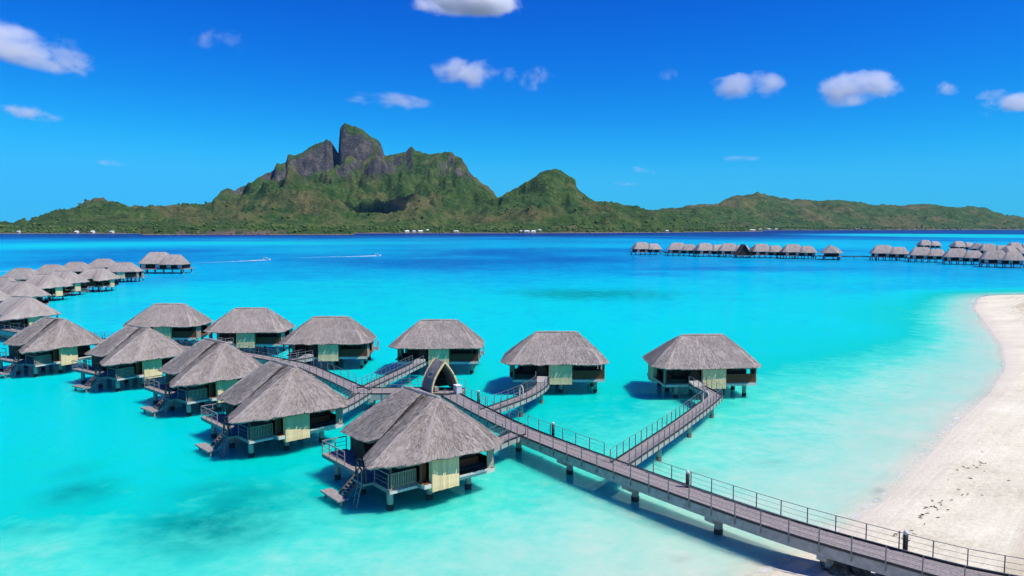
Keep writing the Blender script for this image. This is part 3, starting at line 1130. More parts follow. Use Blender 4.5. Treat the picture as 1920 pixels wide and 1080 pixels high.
    for z in (2.2, 2.5, 2.88):
        w = 0.03 if z < 2.8 else 0.07
        P('deck_rail', MB().box(-6.0, -2.1, -5.6 - w / 2, -5.6 + w / 2, z, z + w), M['wood_grey'])
        P('deck_rail', MB().box(-6.0 - w / 2, -6.0 + w / 2, -5.55, -3.5, z, z + w), M['wood_grey'])
        P('deck_rail', MB().box(2.6, 4.6, -5.6 - w / 2, -5.6 + w / 2, z, z + w), M['wood_grey'])
    # stairs down to the bathing platform
    m = MB()
    m.bar((-0.1, -5.72, 1.70), (-0.1, -7.0, 0.62), 0.07, 0.22)
    m.bar((0.85, -5.72, 1.70), (0.85, -7.0, 0.62), 0.07, 0.22)
    st = P('stairs', m, M['wood_dim'])
    tr = MB().box(-0.06, 0.81, -0.12, 0.12, -0.025, 0.025).mesh('tread', M['wood_dim'])
    for i in range(6):
        obj('tread', tr, st, (0, -5.72 - i * 0.24, 1.66 - i * 0.185))
    P('bathing_platform', MB().box(-1.5, 1.35, -7.9, -7.0, 0.50, 0.62).box(-1.4, -1.25, -7.6, -7.45, -2.5, 0.5).box(1.1, 1.25, -7.6, -7.45, -2.5, 0.5), M['wood_grey'])
    P('ladder_landing', MB().box(0.9, 2.6, -6.45, -5.67, 1.70, 1.86), M['wood_grey'])
    # swim ladder with hooped handrails
    m = MB()
    for x in (1.75, 2.3):
        m.tube([(x, -6.5, 1.75), (x, -7.25, -1.2)], 0.045, 6)
        m.tube([(x, -6.1, 1.87), (x, -6.15, 2.7), (x, -6.3, 2.85), (x, -6.45, 2.7), (x, -6.5, 1.75)], 0.035, 6)
    for i in range(6):
        f = (i + 0.5) / 7
        m.bar((1.75, -6.5 - 0.75 * f, 1.75 - 2.95 * f), (2.3, -6.5 - 0.75 * f, 1.75 - 2.95 * f), 0.05, 0.05)
    P('swim_ladder', m, M['steel'])
    # round hoop frame that stands by the ladder
    m = MB()
    rr_ = [(1.75 + 0.62 * math.cos(a), -6.32, 2.85 + 0.62 * math.sin(a)) for a in [2 * math.pi * i / 20 for i in range(21)]]
    m.tube(rr_, 0.06, 6, caps=False)
    m.bar((1.27, -6.32, 2.50), (2.23, -6.32, 3.20), 0.06, 0.06)
    m.bar((2.23, -6.32, 2.50), (1.27, -6.32, 3.20), 0.06, 0.06)
    for x in (1.13, 2.37):
        m.bar((x, -6.32, 1.86), (x, -6.32, 2.9), 0.07, 0.07, up=(1, 0, 0))
    P('hoop_frame', m, M['dark_metal'])
    return root


proto = make_bungalow()
index_children()
FINE = ('deck_board', 'baluster_slat', 'window_slat', 'tread', 'ledge_edge', 'hoop_frame', 'deck_rail', 'door_mat_board', 'bamboo_slat', 'window_apron',
        'side_door', 'door_step', 'rail_post', 'ceiling_board', 'swim_ladder', 'corner_panel', 'deck_screen', 'fascia_board')
NEAR = [
    # x, y, yaw, label
    (-7.1, 57.6, -51, 'thatched bungalow largest of the near row, closest to the walkway piles and beach'),
    (-21.6, 69.8, -47, 'thatched bungalow second along the near row, next to the largest one'),
    (-33.7, 84.1, -42, 'thatched bungalow third along the near row, standing before the back row'),
    (-48.4, 96.1, -34, 'thatched bungalow fourth along the near row, two short of the row end'),
    (-64.7, 104.9, -28, 'thatched bungalow fifth along the near row, seen against open lagoon'),
    (-57.5, 124.8, 180, 'thatched bungalow at the far left end of the back row'),
    (-41.5, 118.1, 180, 'thatched bungalow in the back row, second from its open-water end'),
    (-26.0, 106.6, 182, 'thatched bungalow in the back row behind the second near bungalow'),
    (-10.1, 102.9, 180, 'thatched bungalow in the back row right behind the pointed arch shelter'),
    (5.5, 91.1, 180, 'thatched bungalow standing alone between arch shelter and the bungalow nearest the beach'),
    (22.8, 88.7, 185, 'thatched bungalow nearest the beach, reached by the longest side ramp'),
]
for i, (x, y, yaw, lab) in enumerate(NEAR):
    b = proto if i == 0 else copy_tree(proto)
    b.location = (x, y, 0)
    b.rotation_euler = (0, 0, R(yaw))
    tag(b, lab, 'bungalow', 'thatched bungalows along the main walkway')
    if i % 2:
        for ch in b.children:
            if ch.name.startswith('thatch_roof'):
                ch.data = ROOF_B

# the chain of bungalows that curves away on the left
index_children()
MID = [  # ridge pixel, yaw
    (40, 556, -22, 'front'), (36, 528, -18, 'front'), (84, 514, -10, 'front'), (118, 508, -6, 'front'), (180, 503, 2, 'front'),
    (-38, 535, 168, 'back'), (0, 519, 170, 'back'), (42, 503, 175, 'back'), (98, 496.5, 178, 'back'), (143, 491.5, 180, 'back'), (194, 485.5, 182, 'back'), (232, 492, 185, 'front')]
ORD = ['first', 'second', 'third', 'fourth', 'fifth', 'sixth']
cnt_ = {'front': 0, 'back': 0}
for k, (u, v, yaw, row) in enumerate(MID):
    p = at(u, v, RIDGE_Z)
    b = copy_tree(proto, None, FINE)
    b.location = (p.x, p.y, 0)
    b.rotation_euler = (0, 0, R(yaw))
    if row == 'front':
        tag(b, 'thatched bungalow, %s on the lagoon side of the curving chain after the near row' % ORD[cnt_[row]], 'bungalow', 'far chain, lagoon side')
    else:
        tag(b, 'thatched bungalow, %s on the open-water side of the curving chain after the back row' % ORD[cnt_[row]], 'bungalow', 'far chain, open-water side')
    cnt_[row] += 1
    for ch in b.children:
        if ch.name.startswith('thatch_roof'):
            ch.data = ROOF_FAR


# ------------------------------------------------------------------ far villas with two joined roofs
def make_villa():
    root = empty('overwater_villa')
    P = lambda name, mb, mat, par=root: obj(name, mb.mesh(name, mat), par)
    big = roof_surface([(6.3, 3.6, 3.9), (4.6, 5.0, 3.9), (-4.6, 5.0, 3.9), (-6.3, 3.6, 3.9), (-6.3, -3.6, 3.9), (-4.6, -5.0, 3.9), (4.6, -5.0, 3.9), (6.3, -3.6, 3.9)], 3.0, 8.2, 56, 6, 8)
    sml = roof_surface([(4.8, 3.2, 3.7), (3.4, 4.4, 3.7), (-3.4, 4.4, 3.7), (-4.8, 3.2, 3.7), (-4.8, -3.2, 3.7), (-3.4, -4.4, 3.7), (3.4, -4.4, 3.7), (4.8, -3.2, 3.7)], 2.4, 7.3, 56, 6, 9)
    obj('thatch_roof', big, root, (-2.8, 0.8, 0))
    obj('thatch_roof', sml, root, (4.3, -1.6, 0))
    P('floor_platform', MB().box(-9, 9.2, -4.8, 4.6, 1.6, 1.95), M['wood_grey'])
    P('inner_wall', MB().box(-8.0, 8.2, -3.0, 3.2, 1.95, 4.3), M['wood_dark'])
    pan = MB().box(-0.8, 0.8, -0.06, 0.06, 1.9, 3.9).mesh('bamboo_panel', M['fascia'])
    for x, y in ((-6.5, -3.4), (-1.2, -3.4), (3.2, -3.9), (7.2, -3.9), (-3.5, 3.6), (5.0, 3.4)):
        obj('bamboo_panel', pan, root, (x, y, 0))
    pme = MB().tube([(0, 0, -4), (0, 0, 1.6)], 0.27, 6).mesh('pile', M['concrete'])
    for x in (-8.4, -5.4, -2.2, 1.0, 4.4, 8.4):
        for y in (-3.6, 3.6):
            obj('pile', pme, root, (x, y, 0))
    return root


villa = make_villa()
index_children()
VILLAS = [
    (1213, 478, 12, 'thatched double-roofed villa at the open end of the far row'),
    (1281, 480, -14, 'thatched double-roofed villa in the far row, second from its open end'),
    (1333, 481.5, 10, 'thatched double-roofed villa in the far row, middle of its cluster of three'),
    (1379, 482.5, -8, 'thatched double-roofed villa beside the dark gabled pavilion'),
    (1440, 484, 6, 'thatched double-roofed villa just past the dark gabled pavilion'),
    (1500, 485.5, -6, 'thatched double-roofed villa second before the gap with bare boardwalk'),
    (1563, 487, 70, 'thatched double-roofed villa beside the bare stretch of boardwalk'),
    (1672, 488.5, -18, 'thatched double-roofed villa just past the bare stretch of boardwalk'),
    (1744, 492, -22, 'thatched double-roofed villa, first on the lagoon side of the dense far cluster after the boardwalk'),
    (1812, 496.5, -24, 'thatched double-roofed villa, second on the lagoon side of the dense far cluster after the boardwalk'),
    (1886, 502, -26, 'thatched double-roofed villa, third on the lagoon side of the dense far cluster after the boardwalk'),
    (1745, 468.5, 5, 'thatched double-roofed villa standing apart behind the dense far cluster'),
    (1808, 472, 15, 'thatched double-roofed villa in the back of the dense far cluster'),
    (1838, 476, 60, 'thatched double-roofed villa in the back of the dense far cluster'),
    (1868, 481, -10, 'thatched double-roofed villa in the back of the dense far cluster'),
    (1915, 476, 10, 'thatched double-roofed villa in the back of the dense far cluster'),
    (1905, 487, 30, 'thatched double-roofed villa in the back of the dense far cluster'),
    (303, 513, 0, 'thatched double-roofed villa at the very end of the curving chain'),
]
for i, (u, v, yaw, lab) in enumerate(VILLAS):
    b = villa if i == 0 else copy_tree(villa)
    p = at(u, v)
    b.location = (p.x, p.y + 3.5, 0)
    b.rotation_euler = (0, 0, R(yaw))
    b.scale = (1.05, 1.05, 1.05) if u > 1700 else (1.16, 1.16, 1.12)
    tag(b, lab, 'villa', 'double-roofed villas far across the lagoon')

# dark gabled pavilion in the far row
p = at(1393, 484)
g = empty('gabled_pavilion', (p.x, p.y, 0))
tag(g, 'small dark gabled pavilion between far thatched villas', 'pavilion')
m = MB()
m.add([(-4.5, -2.6, 2.2), (4.5, -2.6, 2.2), (0, -2.6, 8.6), (-4.5, 4, 2.2), (4.5, 4, 2.2), (0, 4, 8.6)], [(0, 1, 2), (5, 4, 3), (0, 3, 4, 1)])
obj('gable_wall', m.mesh('gable_wall', M['wood_dark']), g)
m = MB()
m.bar((-5.1, 0.6, 1.6), (0, 0.6, 8.9), 7.6, 0.3, up=(-0.8, 0, 0.6))
m.bar((5.1, 0.6, 1.6), (0, 0.6, 8.9), 7.6, 0.3, up=(0.8, 0, 0.6))
obj('roof_slope', m.mesh('roof_slope', M['wood_mid']), g)
obj('floor_platform', MB().box(-5.2, 5.2, -3, 4.4, 1.55, 2.0).mesh('floor_platform', M['wood_grey']), g)
pme = MB().tube([(0, 0, -4), (0, 0, 1.6)], 0.27, 6).mesh('pile', M['concrete'])
for x in (-4, 4):
    for y in (-2, 3):
        obj('pile', pme, g, (x, y, 0))


# ------------------------------------------------------------------ walkways
def resample(pts, step):
    P = [Vector(p) for p in pts]
    # Catmull-Rom, then even steps
    dense = []
    for i in range(len(P) - 1):
        p0 = P[i - 1] if i else P[0] * 2 - P[1]
        p1, p2 = P[i], P[i + 1]
        p3 = P[i + 2] if i + 2 < len(P) else P[-1] * 2 - P[-2]
        for j in range(24):
            t = j / 24
            dense.append(0.5 * ((2 * p1) + (p2 - p0) * t + (2 * p0 - 5 * p1 + 4 * p2 - p3) * t * t + (3 * p1 - p0 - 3 * p2 + p3) * t ** 3))
    dense.append(P[-1])
    out = [dense[0]]
    acc = 0.0
    for a, b in zip(dense[:-1], dense[1:]):
        L = (b - a).length
        d = 0.0
        while acc + (L - d) >= step and L > 0:
            d += step - acc
            out.append(a.lerp(b, d / L))
            acc = 0.0
        acc += L - d
    return out


def frame(pts, i):
    d = pts[min(i + 1, len(pts) - 1)] - pts[max(i - 1, 0)]
    d.normalize()
    s = Vector((d.y, -d.x, 0)).normalized()
    return d, s


def sweep(pts, off, z0, z1, w, mat, name):
    """beam of width w that follows the path at a sideways offset"""
    m = MB()
    n = len(pts)
    for i in range(n):
        d, s = frame(pts, i)
        a = pts[i] + s * (off - w / 2)
        b = pts[i] + s * (off + w / 2)
        m.v += [(a.x, a.y, a.z + z0), (b.x, b.y, b.z + z0), (b.x, b.y, b.z + z1), (a.x, a.y, a.z + z1)]
    for i in range(n - 1):
        for k in range(4):
            a = i * 4 + k
            b = i * 4 + (k + 1) % 4
            m.f.append((a, b, b + 4, a + 4))
            m.m.append(0)
    m.f += [(3, 2, 1, 0), tuple((n - 1) * 4 + k for k in range(4))]
    m.m += [0, 0]
    return m.mesh(name, mat)


def sweep_part(pts, i0, i1, off, z0, z1, w, mat):
    m = MB()
    for i in range(i0, i1 + 1):
        d, sd = frame(pts, i)
        a = pts[i] + sd * (off - w / 2)
        b = pts[i] + sd * (off + w / 2)
        if i == i1 and i1 < len(pts) - 1:
            a = a - d * 0.008
            b = b - d * 0.008
        m.v += [(a.x, a.y, a.z + z0), (b.x, b.y, b.z + z0), (b.x, b.y, b.z + z1), (a.x, a.y, a.z + z1)]
    n = i1 - i0 + 1
    for i in range(n - 1):
        for k in range(4):
            a = i * 4 + k
            b = i * 4 + (k + 1) % 4
            m.f.append((a, b, b + 4, a + 4))
            m.m.append(0)
    m.f += [(3, 2, 1, 0), tuple((n - 1) * 4 + k for k in range(4))]
    m.m += [0, 0]
    return m.mesh('deck_board', mat)


def walkway(name, label, path, width, group=None, post_step=1.75, pile_step=7.4, girder=0.62, rails=(True, True), gaps=(), pile0=2.0, cap=True, steps=0):
    t = empty(name)
    tag(t, label, 'walkway', group)
    hw = width / 2
    rnd = random.Random(len(label))
    fine = resample(path, 0.19)
    seg = resample(path, 0.6)
    seg.append(Vector(path[-1]))
    nb = max(4, int(round(width / 0.19)))
    bw = width / nb
    run_ = 8 if len(seg) < 220 else 40
    for k in range(nb):
        i0 = 0
        nxt = rnd.randrange(3, run_)
        while i0 < len(seg) - 1:
            i1 = min(i0 + nxt, len(seg) - 1)
            if len(seg) - 1 - i1 < 2:
                i1 = len(seg) - 1
            dz = rnd.uniform(-0.006, 0.004)
            obj('deck_board', sweep_part(seg, i0, i1, -width / 2 + (k + 0.5) * bw, -0.045 + dz, dz, bw - 0.014, M['wood_grey']), t)
            i0 = i1
            nxt = run_
    co = resample(path, 0.9)
    co.append(fine[-1])
    for sd in (-1, 1):
        obj('girder', sweep(co, sd * (hw - 0.12), -0.05 - girder, -0.052, 0.20, M['concrete'], 'girder'), t)
        obj('kerb', sweep(co, sd * (hw - 0.06), 0.004, 0.11, 0.10, M['dark_metal'], 'kerb'), t)
    posts = resample(path, post_step)
    pm = MB().box(-0.028, 0.028, -0.028, 0.028, -0.42, 1.04).mesh('rail_post', M['steel'])
    for si, sd in enumerate((-1, 1)):
        if not rails[si]:
            continue
        run = []
        runs = []
        for i in range(len(posts)):
            d, s = frame(posts, i)
            c = posts[i] + s * sd * (hw + 0.035)
            if any((c.xy - Vector(g_[:2])).length < g_[2] for g_ in gaps):
                if len(run) > 1:
                    runs.append(run)
                run = []
                continue
            obj('rail_post', pm, t, c, math.atan2(d.y, d.x))
            run.append(c.copy())
        if len(run) > 1:
            runs.append(run)
        for run in runs:
            for h, r_ in ((1.03, 0.022), (0.70, 0.011), (0.38, 0.011)):
                mm = MB().tube([c + Vector((0, 0, h)) for c in run], r_, 5)
                obj('rail_cable' if h < 1 else 'top_rail', mm.mesh('rail_cable', M['steel']), t)
    pl = resample(path, pile_step)
    off0 = [Vector(p) for p in path][0]
    for i, c in enumerate(pl):
        if i == 0 and pile0:
            continue
        d, s = frame(pl, i)
        rz = math.atan2(s.y, s.x)
        if cap:
            mm = MB()
            zt = -0.053 - girder
            mm.add([(-hw, -0.28, zt - 0.22), (hw, -0.28, zt - 0.22), (hw, 0.28, zt - 0.22), (-hw, 0.28, zt - 0.22),
                    (-hw, -0.28, zt - 0.002), (hw, -0.28, zt - 0.002), (hw, 0.28, zt - 0.002), (-hw, 0.28, zt - 0.002),
                    (-hw * 0.45, -0.26, zt - 0.55), (hw * 0.45, -0.26, zt - 0.55), (hw * 0.45, 0.26, zt - 0.55), (-hw * 0.45, 0.26, zt - 0.55)],
                   [(4, 5, 6, 7), (0, 1, 5, 4), (1, 2, 6, 5), (2, 3, 7, 6), (3, 0, 4, 7),
                    (8, 9, 1, 0), (9, 10, 2, 1), (10, 11, 3, 2), (11, 8, 0, 3), (11, 10, 9, 8)])
            obj('pile_cap', mm.mesh('pile_cap', M['concrete']), t, c, rz)
        zt = -0.06 - girder - (0.5 if cap else 0.0)
        pi_ = obj('pile', MB().tube([(0, 0, 0.35 - c.z), (0, 0, zt)], 0.27 if cap else 0.2, 10).mesh('pile', M['concrete'], True), t, c, rz)
        obj('pile_foot', MB().tube([(0, 0, -3.5 - c.z), (0, 0, 0.35 - c.z)], 0.295 if cap else 0.22, 10).mesh('pile_foot', M['pile_foot'], True), pi_)
    return t


Z0 = 2.0


def W(*pts):
    return [(x, y, Z0) for x, y in pts]


# side ramps: (foot on the walkway, ..., landing before the bungalow door)
RAMPS = [
    ('timber ramp to the largest near bungalow', [(0.55, 64.1), (-1.1, 61.8), (-2.5, 59.4)]),
    ('timber ramp to the second near bungalow beside the offset walkway', [(-16.0, 80.0), (-16.7, 75.5), (-17.6, 72.2)]),
    ('timber ramp to the third near bungalow', [(-24.4, 90.4), (-26.6, 88.2), (-29.6, 86.9)]),
    ('timber ramp to the fourth near bungalow', [(-39.8, 104.5), (-42.0, 101.5), (-44.5, 99.5)]),
    ('timber ramp to the fifth near bungalow', [(-59.0, 114.7), (-60.0, 111.4), (-61.2, 109.0)]),
    ('timber ramp to the far left bungalow of the back row', [(-61.4, 117.3), (-60.2, 119.6), (-59.4, 121.0)]),
    ('timber ramp to the second bungalow of the back row', [(-46.8, 110.7), (-45.0, 112.8), (-43.4, 114.4)]),
    ('short timber ramp to the back bungalow past the offset walkway', [(-30.6, 99.7), (-29.0, 101.4), (-28.0, 102.8)]),
    ('timber ramp to the bungalow behind the arch shelter', [(-16.6, 82.2), (-14.3, 90.5), (-12.2, 99.0)]),
    ('timber ramp to the bungalow standing alone', [(-2.5, 72.3), (1.2, 78.2), (3.3, 83.6), (3.6, 87.3)]),
    ('long timber ramp to the bungalow nearest the beach', [(8.2, 55.6), (15.2, 67.0), (21.3, 77.8), (21.7, 80.0), (20.9, 84.8)]),
]
FOOT = [(p[0][0], p[0][1], 1.45) for _, p in RAMPS]
MAIN = [(44, 27.5), (34.5, 31.8), (24.75, 36.55), (21.1, 39.35), (15.5, 45.0), (7.65, 55.2), (0.9, 65.0), (-3.3, 72.6), (-6.6, 79.2)]
walkway('main_walkway', 'long grey timber walkway on concrete piles curving from the beach to the arch', W(*MAIN), 2.3, 'timber walkways', gaps=FOOT, pile_step=7.4)
walkway('offset_walkway', 'grey timber walkway running between near and back bungalow rows', W((-16.6, 81.0), (-21.8, 88.6), (-29.0, 97.8), (-43, 108.2), (-60, 116), (-82, 126), (-108, 147), (-132, 180), (-146, 230), (-150, 300)),
        2.2, 'timber walkways', gaps=FOOT, pile_step=9.0, post_step=2.2)
for i, (lab, pts) in enumerate(RAMPS):
    n = len(pts)
    path = [(x, y, Z0 + (0.006 if k < n - 1 else 0.012)) for k, (x, y) in enumerate(pts)]
    rt = walkway('side_ramp', lab, path, 1.5, 'ramps to the bungalow doors', post_step=1.25, pile_step=6.5 if i < 10 else 8.4, girder=0.36, pile0=1, cap=False)
    pe, pq = Vector(path[-1]), Vector(path[-2])
    dr = (pe - pq).normalized()
    sr = Vector((dr.y, -dr.x, 0))
    for k in range(5):  # steps coloured pale to carry the sunlight on them
        c = pe - dr * (0.2 + 0.34 * k) + Vector((0, 0, 0.20 - 0.035 * k))
        obj('entry_step', MB().bar(c - sr * 0.62, c + sr * 0.62, 0.30, 0.36 - 0.07 * k).mesh('entry_step', M['fascia']), rt)
# link between the two walkways at the arch
walkway('link_walkway', 'short timber platform linking the arch shelter with the offset walkway', [(-5.4, 81.0, Z0 - 0.05), (-10.5, 81.4, Z0 - 0.05), (-17.4, 81.2, Z0 - 0.05)], 3.2, 'timber walkways', gaps=[(-7, 79, 3.0), (-16.5, 81, 2.5)], pile_step=5.0)
# bare boardwalk in front of the far villas
fb = [at(1225, 477), at(1400, 482), at(1560, 486.5), at(1650, 488), at(1740, 491)]
walkway('far_boardwalk', 'bare timber boardwalk joining the far villas across the lagoon', [(p.x, p.y + 7, Z0) for p in fb], 2.6, 'timber walkways', post_step=8.0, pile_step=12.0, girder=0.5, rails=(False, False))


# pointed arch shelter where the walkway turns
def arch_shelter():
    d = Vector((-3.3 + 6.6, 72.6 - 79.2, 0)).normalized()
    t = empty('arch_shelter', (-7.35, 80.7, Z0 + 0.03), math.atan2(d.y, d.x))
    tag(t, 'pointed arch shelter with thatched sides and dark inside over the walkway', 'shelter')
    o1 = ogive(12, 1.55, 3.25, 0.0)
    o0 = ogive(12, 1.40, 3.0, 0.0)
    n = len(o1)
    V, Fc, uv, tn = [], [], [], []
    L = 3.0
    K = 8
    rnd = random.Random(2)
    for o_, s in ((o1, 1), (o0, 0)):
        for k in range(K + 1):
            for j, (x, z) in enumerate(o_):
                q = rnd.uniform(-0.025, 0.025) if s else 0
                V.append((-L + L * k / K, x * (1 + q), z + q))
                uv.append((L * k / K, j * 0.3))
                tn.append(0.5)
    B_ = (K + 1) * n
    for k in range(K):
        for j in range(n - 1):
            a = k * n + j
            Fc.append((a, a + 1, a + 1 + n, a + n))
            Fc.append((B_ + a, B_ + a + n, B_ + a + n + 1, B_ + a + 1))
    me = bpy.data.meshes.new('thatch_side')
    me.from_pydata(V, [], Fc)
    ul = me.uv_layers.new(name='UVMap')
    for lp in me.loops:
        ul.data[lp.index].uv = uv[lp.vertex_index]
    me.attributes.new('tone', 'FLOAT', 'POINT').data.foreach_set('value', tn)
    me.materials.append(M['thatch'])
    obj('thatch_side', me, t)
    for x in (0.0, -L):
        m = MB().tube([(x, a, b) for a, b in ogive(12, 1.52, 3.2, 0.0)], 0.12, 6)
        obj('arch_rib', m.mesh('arch_rib', M['bamboo']), t)
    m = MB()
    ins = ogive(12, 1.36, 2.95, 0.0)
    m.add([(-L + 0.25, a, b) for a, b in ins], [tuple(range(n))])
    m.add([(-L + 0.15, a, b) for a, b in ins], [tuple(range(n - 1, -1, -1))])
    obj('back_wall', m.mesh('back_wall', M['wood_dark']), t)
    obj('bench', MB().box(-2.2, -0.5, -1.0, -0.55, 0.0, 0.48).mesh('bench', M['wood_grey']), t)


arch_shelter()
# white equipment box by the arch
bx = at(840, 733, Z0)
t = empty('storage_box', (-5.9, 79.9, Z0 + 0.02), R(-60))
tag(t, 'pale grey storage box standing before the arch shelter', 'box')
obj('body', MB().box(-0.4, 0.4, -0.3, 0.3, 0.0, 0.85).mesh('body', M['lamp_cap']), t)
obj('lid', MB().box(-0.44, 0.44, -0.34, 0.34, 0.852, 0.93).mesh('lid', M['white_paint']), t)

# bollard lights along the far edge of the walkway
BOL = [((1697, 1034), 'bollard light on the walkway rail over the sand beach'),
       ((1289, 914), 'bollard light on the walkway rail past the long side ramp'),
       ((1037, 817), 'bollard light on the walkway rail before the bungalow standing alone'),
       ((897, 753), 'bollard light on the walkway rail next to the arch shelter')]
bb = MB().tube([(0, 0, -0.3), (0, 0, 0.98)], 0.135, 10).mesh('lamp_post', M['dark_metal'], True)
bc = MB().tube([(0, 0, 0.985), (0, 0, 1.10), (0, 0, 1.16), (0, 0, 1.22)], [0.125, 0.125, 0.11, 0.03], 10).mesh('lamp_cap', M['lamp_cap'], True)
for (u, v), lab in BOL:
    p = at(u, v, Z0)
    t = empty('bollard_light', p)
    tag(t, lab, 'bollard light', 'bollard lights on the walkway')
    obj('lamp_post', bb, t)
    obj('lamp_cap', bc, t)

# pale rope hoops on two ramps
for (x, y), lab in (((1.0, 77.9), 'pale rope hoop beside the ramp to the lone bungalow'), ((19.9, 75.5), 'pale rope hoop beside the long ramp near the beach')):
    m = MB().tube([(0, 0.45 * math.cos(a), 0.75 + 0.55 * math.sin(a)) for a in [math.pi * i / 10 for i in range(11)]] , 0.06, 6)
    m.bar((0, 0.45, 0.0), (0, 0.45, 0.78), 0.1, 0.1, up=(1, 0, 0)).bar((0, -0.45, 0.0), (0, -0.45, 0.78), 0.1, 0.1, up=(1, 0, 0))
    o = obj('rope_hoop', m.mesh('rope_hoop', M['rope']), None, (x, y, Z0 + 0.01), 0.4)
    tag(o, lab, 'rope hoop')


# ------------------------------------------------------------------ rocks under the walkway, drift on the beach
def rock_mesh(seed):
    bm = bmesh.new()
    bmesh.ops.create_icosphere(bm, subdivisions=3, radius=1.0)
    for v in bm.verts:
        c = v.co.copy()
        f = 1 + 0.34 * mnoise.noise(c * 1.1 + Vector((seed, 0, 0))) + 0.14 * mnoise.noise(c * 3.0 + Vector((0, seed, 0)))
        v.co = c * f
        for ax in range(3):
            lim = 0.80 + 0.1 * math.sin(seed * 3 + ax)
            v.co[ax] = max(-lim, min(lim, v.co[ax]))
    me = bpy.data.meshes.new('rock')
    bm.to_mesh(me)
    bm.free()
    me.materials.append(M['rock'])
    return me


rk = [rock_mesh(s) for s in range(6)]
n_r = 0
path = resample(W(*MAIN), 0.5)
for i in range(30):
    k = 12 + int(i * 1.25)
    c = path[min(k + 14, len(path) - 1)]
    d, s = frame(path, min(k + 14, len(path) - 1))
    off = random.uniform(-1.5, 1.2)
    pos = c - s * off
    pos.z = random.uniform(0.05, 0.5)
    if not (18.0 < pos.x < 33):
        continue
    o = obj('shore_rock', rk[i % 6], None, pos, random.uniform(0, 6.28))
    sc = random.uniform(0.45, 0.85)
    o.scale = (sc * 1.2, sc, sc * 0.8)
    tag(o, 'dark weathered rock heaped under the beach end of the walkway', 'rock', 'rocks under the walkway')

# seaweed and driftwood bits on the sand, some standing in for palm shadow
m = MB()
rnd = random.Random(5)


def shore_height(x, y):
    d = float(signed_shore(np.array([[x]]), np.array([[y]]))[0, 0])
    return float(np.interp(-d, [0, 3, 7, 14, 30, 60, 2000], [0.0, 0.28, 0.62, 1.05, 1.6, 2.1, 3.0]))


for u, v, wu, hv, cnt in ((1790, 860, 60, 60, 34), (1745, 930, 40, 40, 26), (1700, 985, 60, 16, 14), (1820, 800, 40, 40, 8), (1905, 580, 22, 16, 10), (1850, 890, 60, 60, 5)):  # farthest cluster: dark bits drawn for a palm's shadow as well as debris
    for _ in range(cnt):
        p = at(u + rnd.gauss(0, wu * 0.4), v + rnd.gauss(0, hv * 0.4), 0.9)
        z = shore_height(p.x, p.y)
        if z < 0.25:
            continue
        a = rnd.uniform(0, 6.28)
        L = rnd.uniform(0.06, 0.24) * (2.0 if v < 600 else 1)
        q = Vector((p.x, p.y, z + 0.02))
        dv = Vector((math.cos(a), math.sin(a), 0.1)) * L
        m.tube([q - dv, q + Vector((0, 0, 0.02)), q + dv * 0.7], [0.015, 0.035, 0.01], 5)
o = obj('debris_and_palm_shade', m.mesh('debris_and_palm_shade', simple('seaweed_and_palm_shade', (0.05, 0.04, 0.025), (0.16, 0.13, 0.09), 4)))
tag(o, 'scattered dry seaweed, driftwood and palm-shadow bits on the white sand', 'seaweed', None, 'stuff')


# ------------------------------------------------------------------ boats with their wakes
def boat(u, v, label):
    p = at(u, v)
    t = empty('motor_boat', (p.x, p.y, 0))
    t.scale = (0.65, 0.65, 0.65)
    tag(t, label, 'boat', 'motor boats crossing the lagoon')
    sec = [(-4.0, 1.15, 0.9), (-1.5, 1.3, 0.95), (1.5, 1.15, 1.1), (3.2, 0.6, 1.25), (4.3, 0.03, 1.4)]
    m = MB()
    for x, hw_, z in sec:
        m.v += [(x, -hw_, z), (x, -hw_ * 0.6, -0.25), (x, hw_ * 0.6, -0.25), (x, hw_, z)]
    for i in range(len(sec) - 1):
        for k in range(3):
            a = i * 4 + k
            m.f.append((a, a + 4, a + 5, a + 1))
            m.m.append(0)
        a = i * 4
        m.f.append((a, a + 3, a + 7, a + 4))
        m.m.append(0)
    m.f.append((0, 1, 2, 3))
    m.m.append(0)
    obj('hull', m.mesh('hull', M['white_paint']), t)
    obj('canopy', MB().box(-2.2, 1.0, -1.0, 1.0, 2.35, 2.45).box(-2.1, -2.0, -0.95, -0.85, 0.9, 2.35).box(-2.1, -2.0, 0.85, 0.95, 0.9, 2.35)
        .box(0.8, 0.9, -0.95, -0.85, 1.0, 2.35).box(0.8, 0.9, 0.85, 0.95, 1.0, 2.35).mesh('canopy', M['white_paint']), t)
    obj('outboard_motor', MB().box(-4.5, -4.0, -0.25, 0.25, 0.1, 1.35).mesh('outboard_motor', M['dark_metal']), t)
    return t


def foam_material():
    n = NT('wake_foam')
    p = n.pos()
    f = n.noise(n.mapping(p, (0.12, 0.6, 1)), 1.0, 5, 0.65)
    st = n.attr('strength')
    fac = n.math('MULTIPLY', n.math('MULTIPLY_ADD', f, 3.0, c=-0.85, clamp=True), st)
    d = n.n('ShaderNodeBsdfDiffuse')
    d.inputs['Color'].default_value = (0.72, 0.78, 0.8, 1)
    t = n.n('ShaderNodeBsdfTransparent')
    ms = n.n('ShaderNodeMixShader')
    n.l(fac, ms.inputs[0])
    n.l(t.outputs[0], ms.inputs[1])
    n.l(d.outputs[0], ms.inputs[2])
    n.l(ms.outputs[0], n.out.inputs['Surface'])
    return n.mat


FOAM = foam_material()


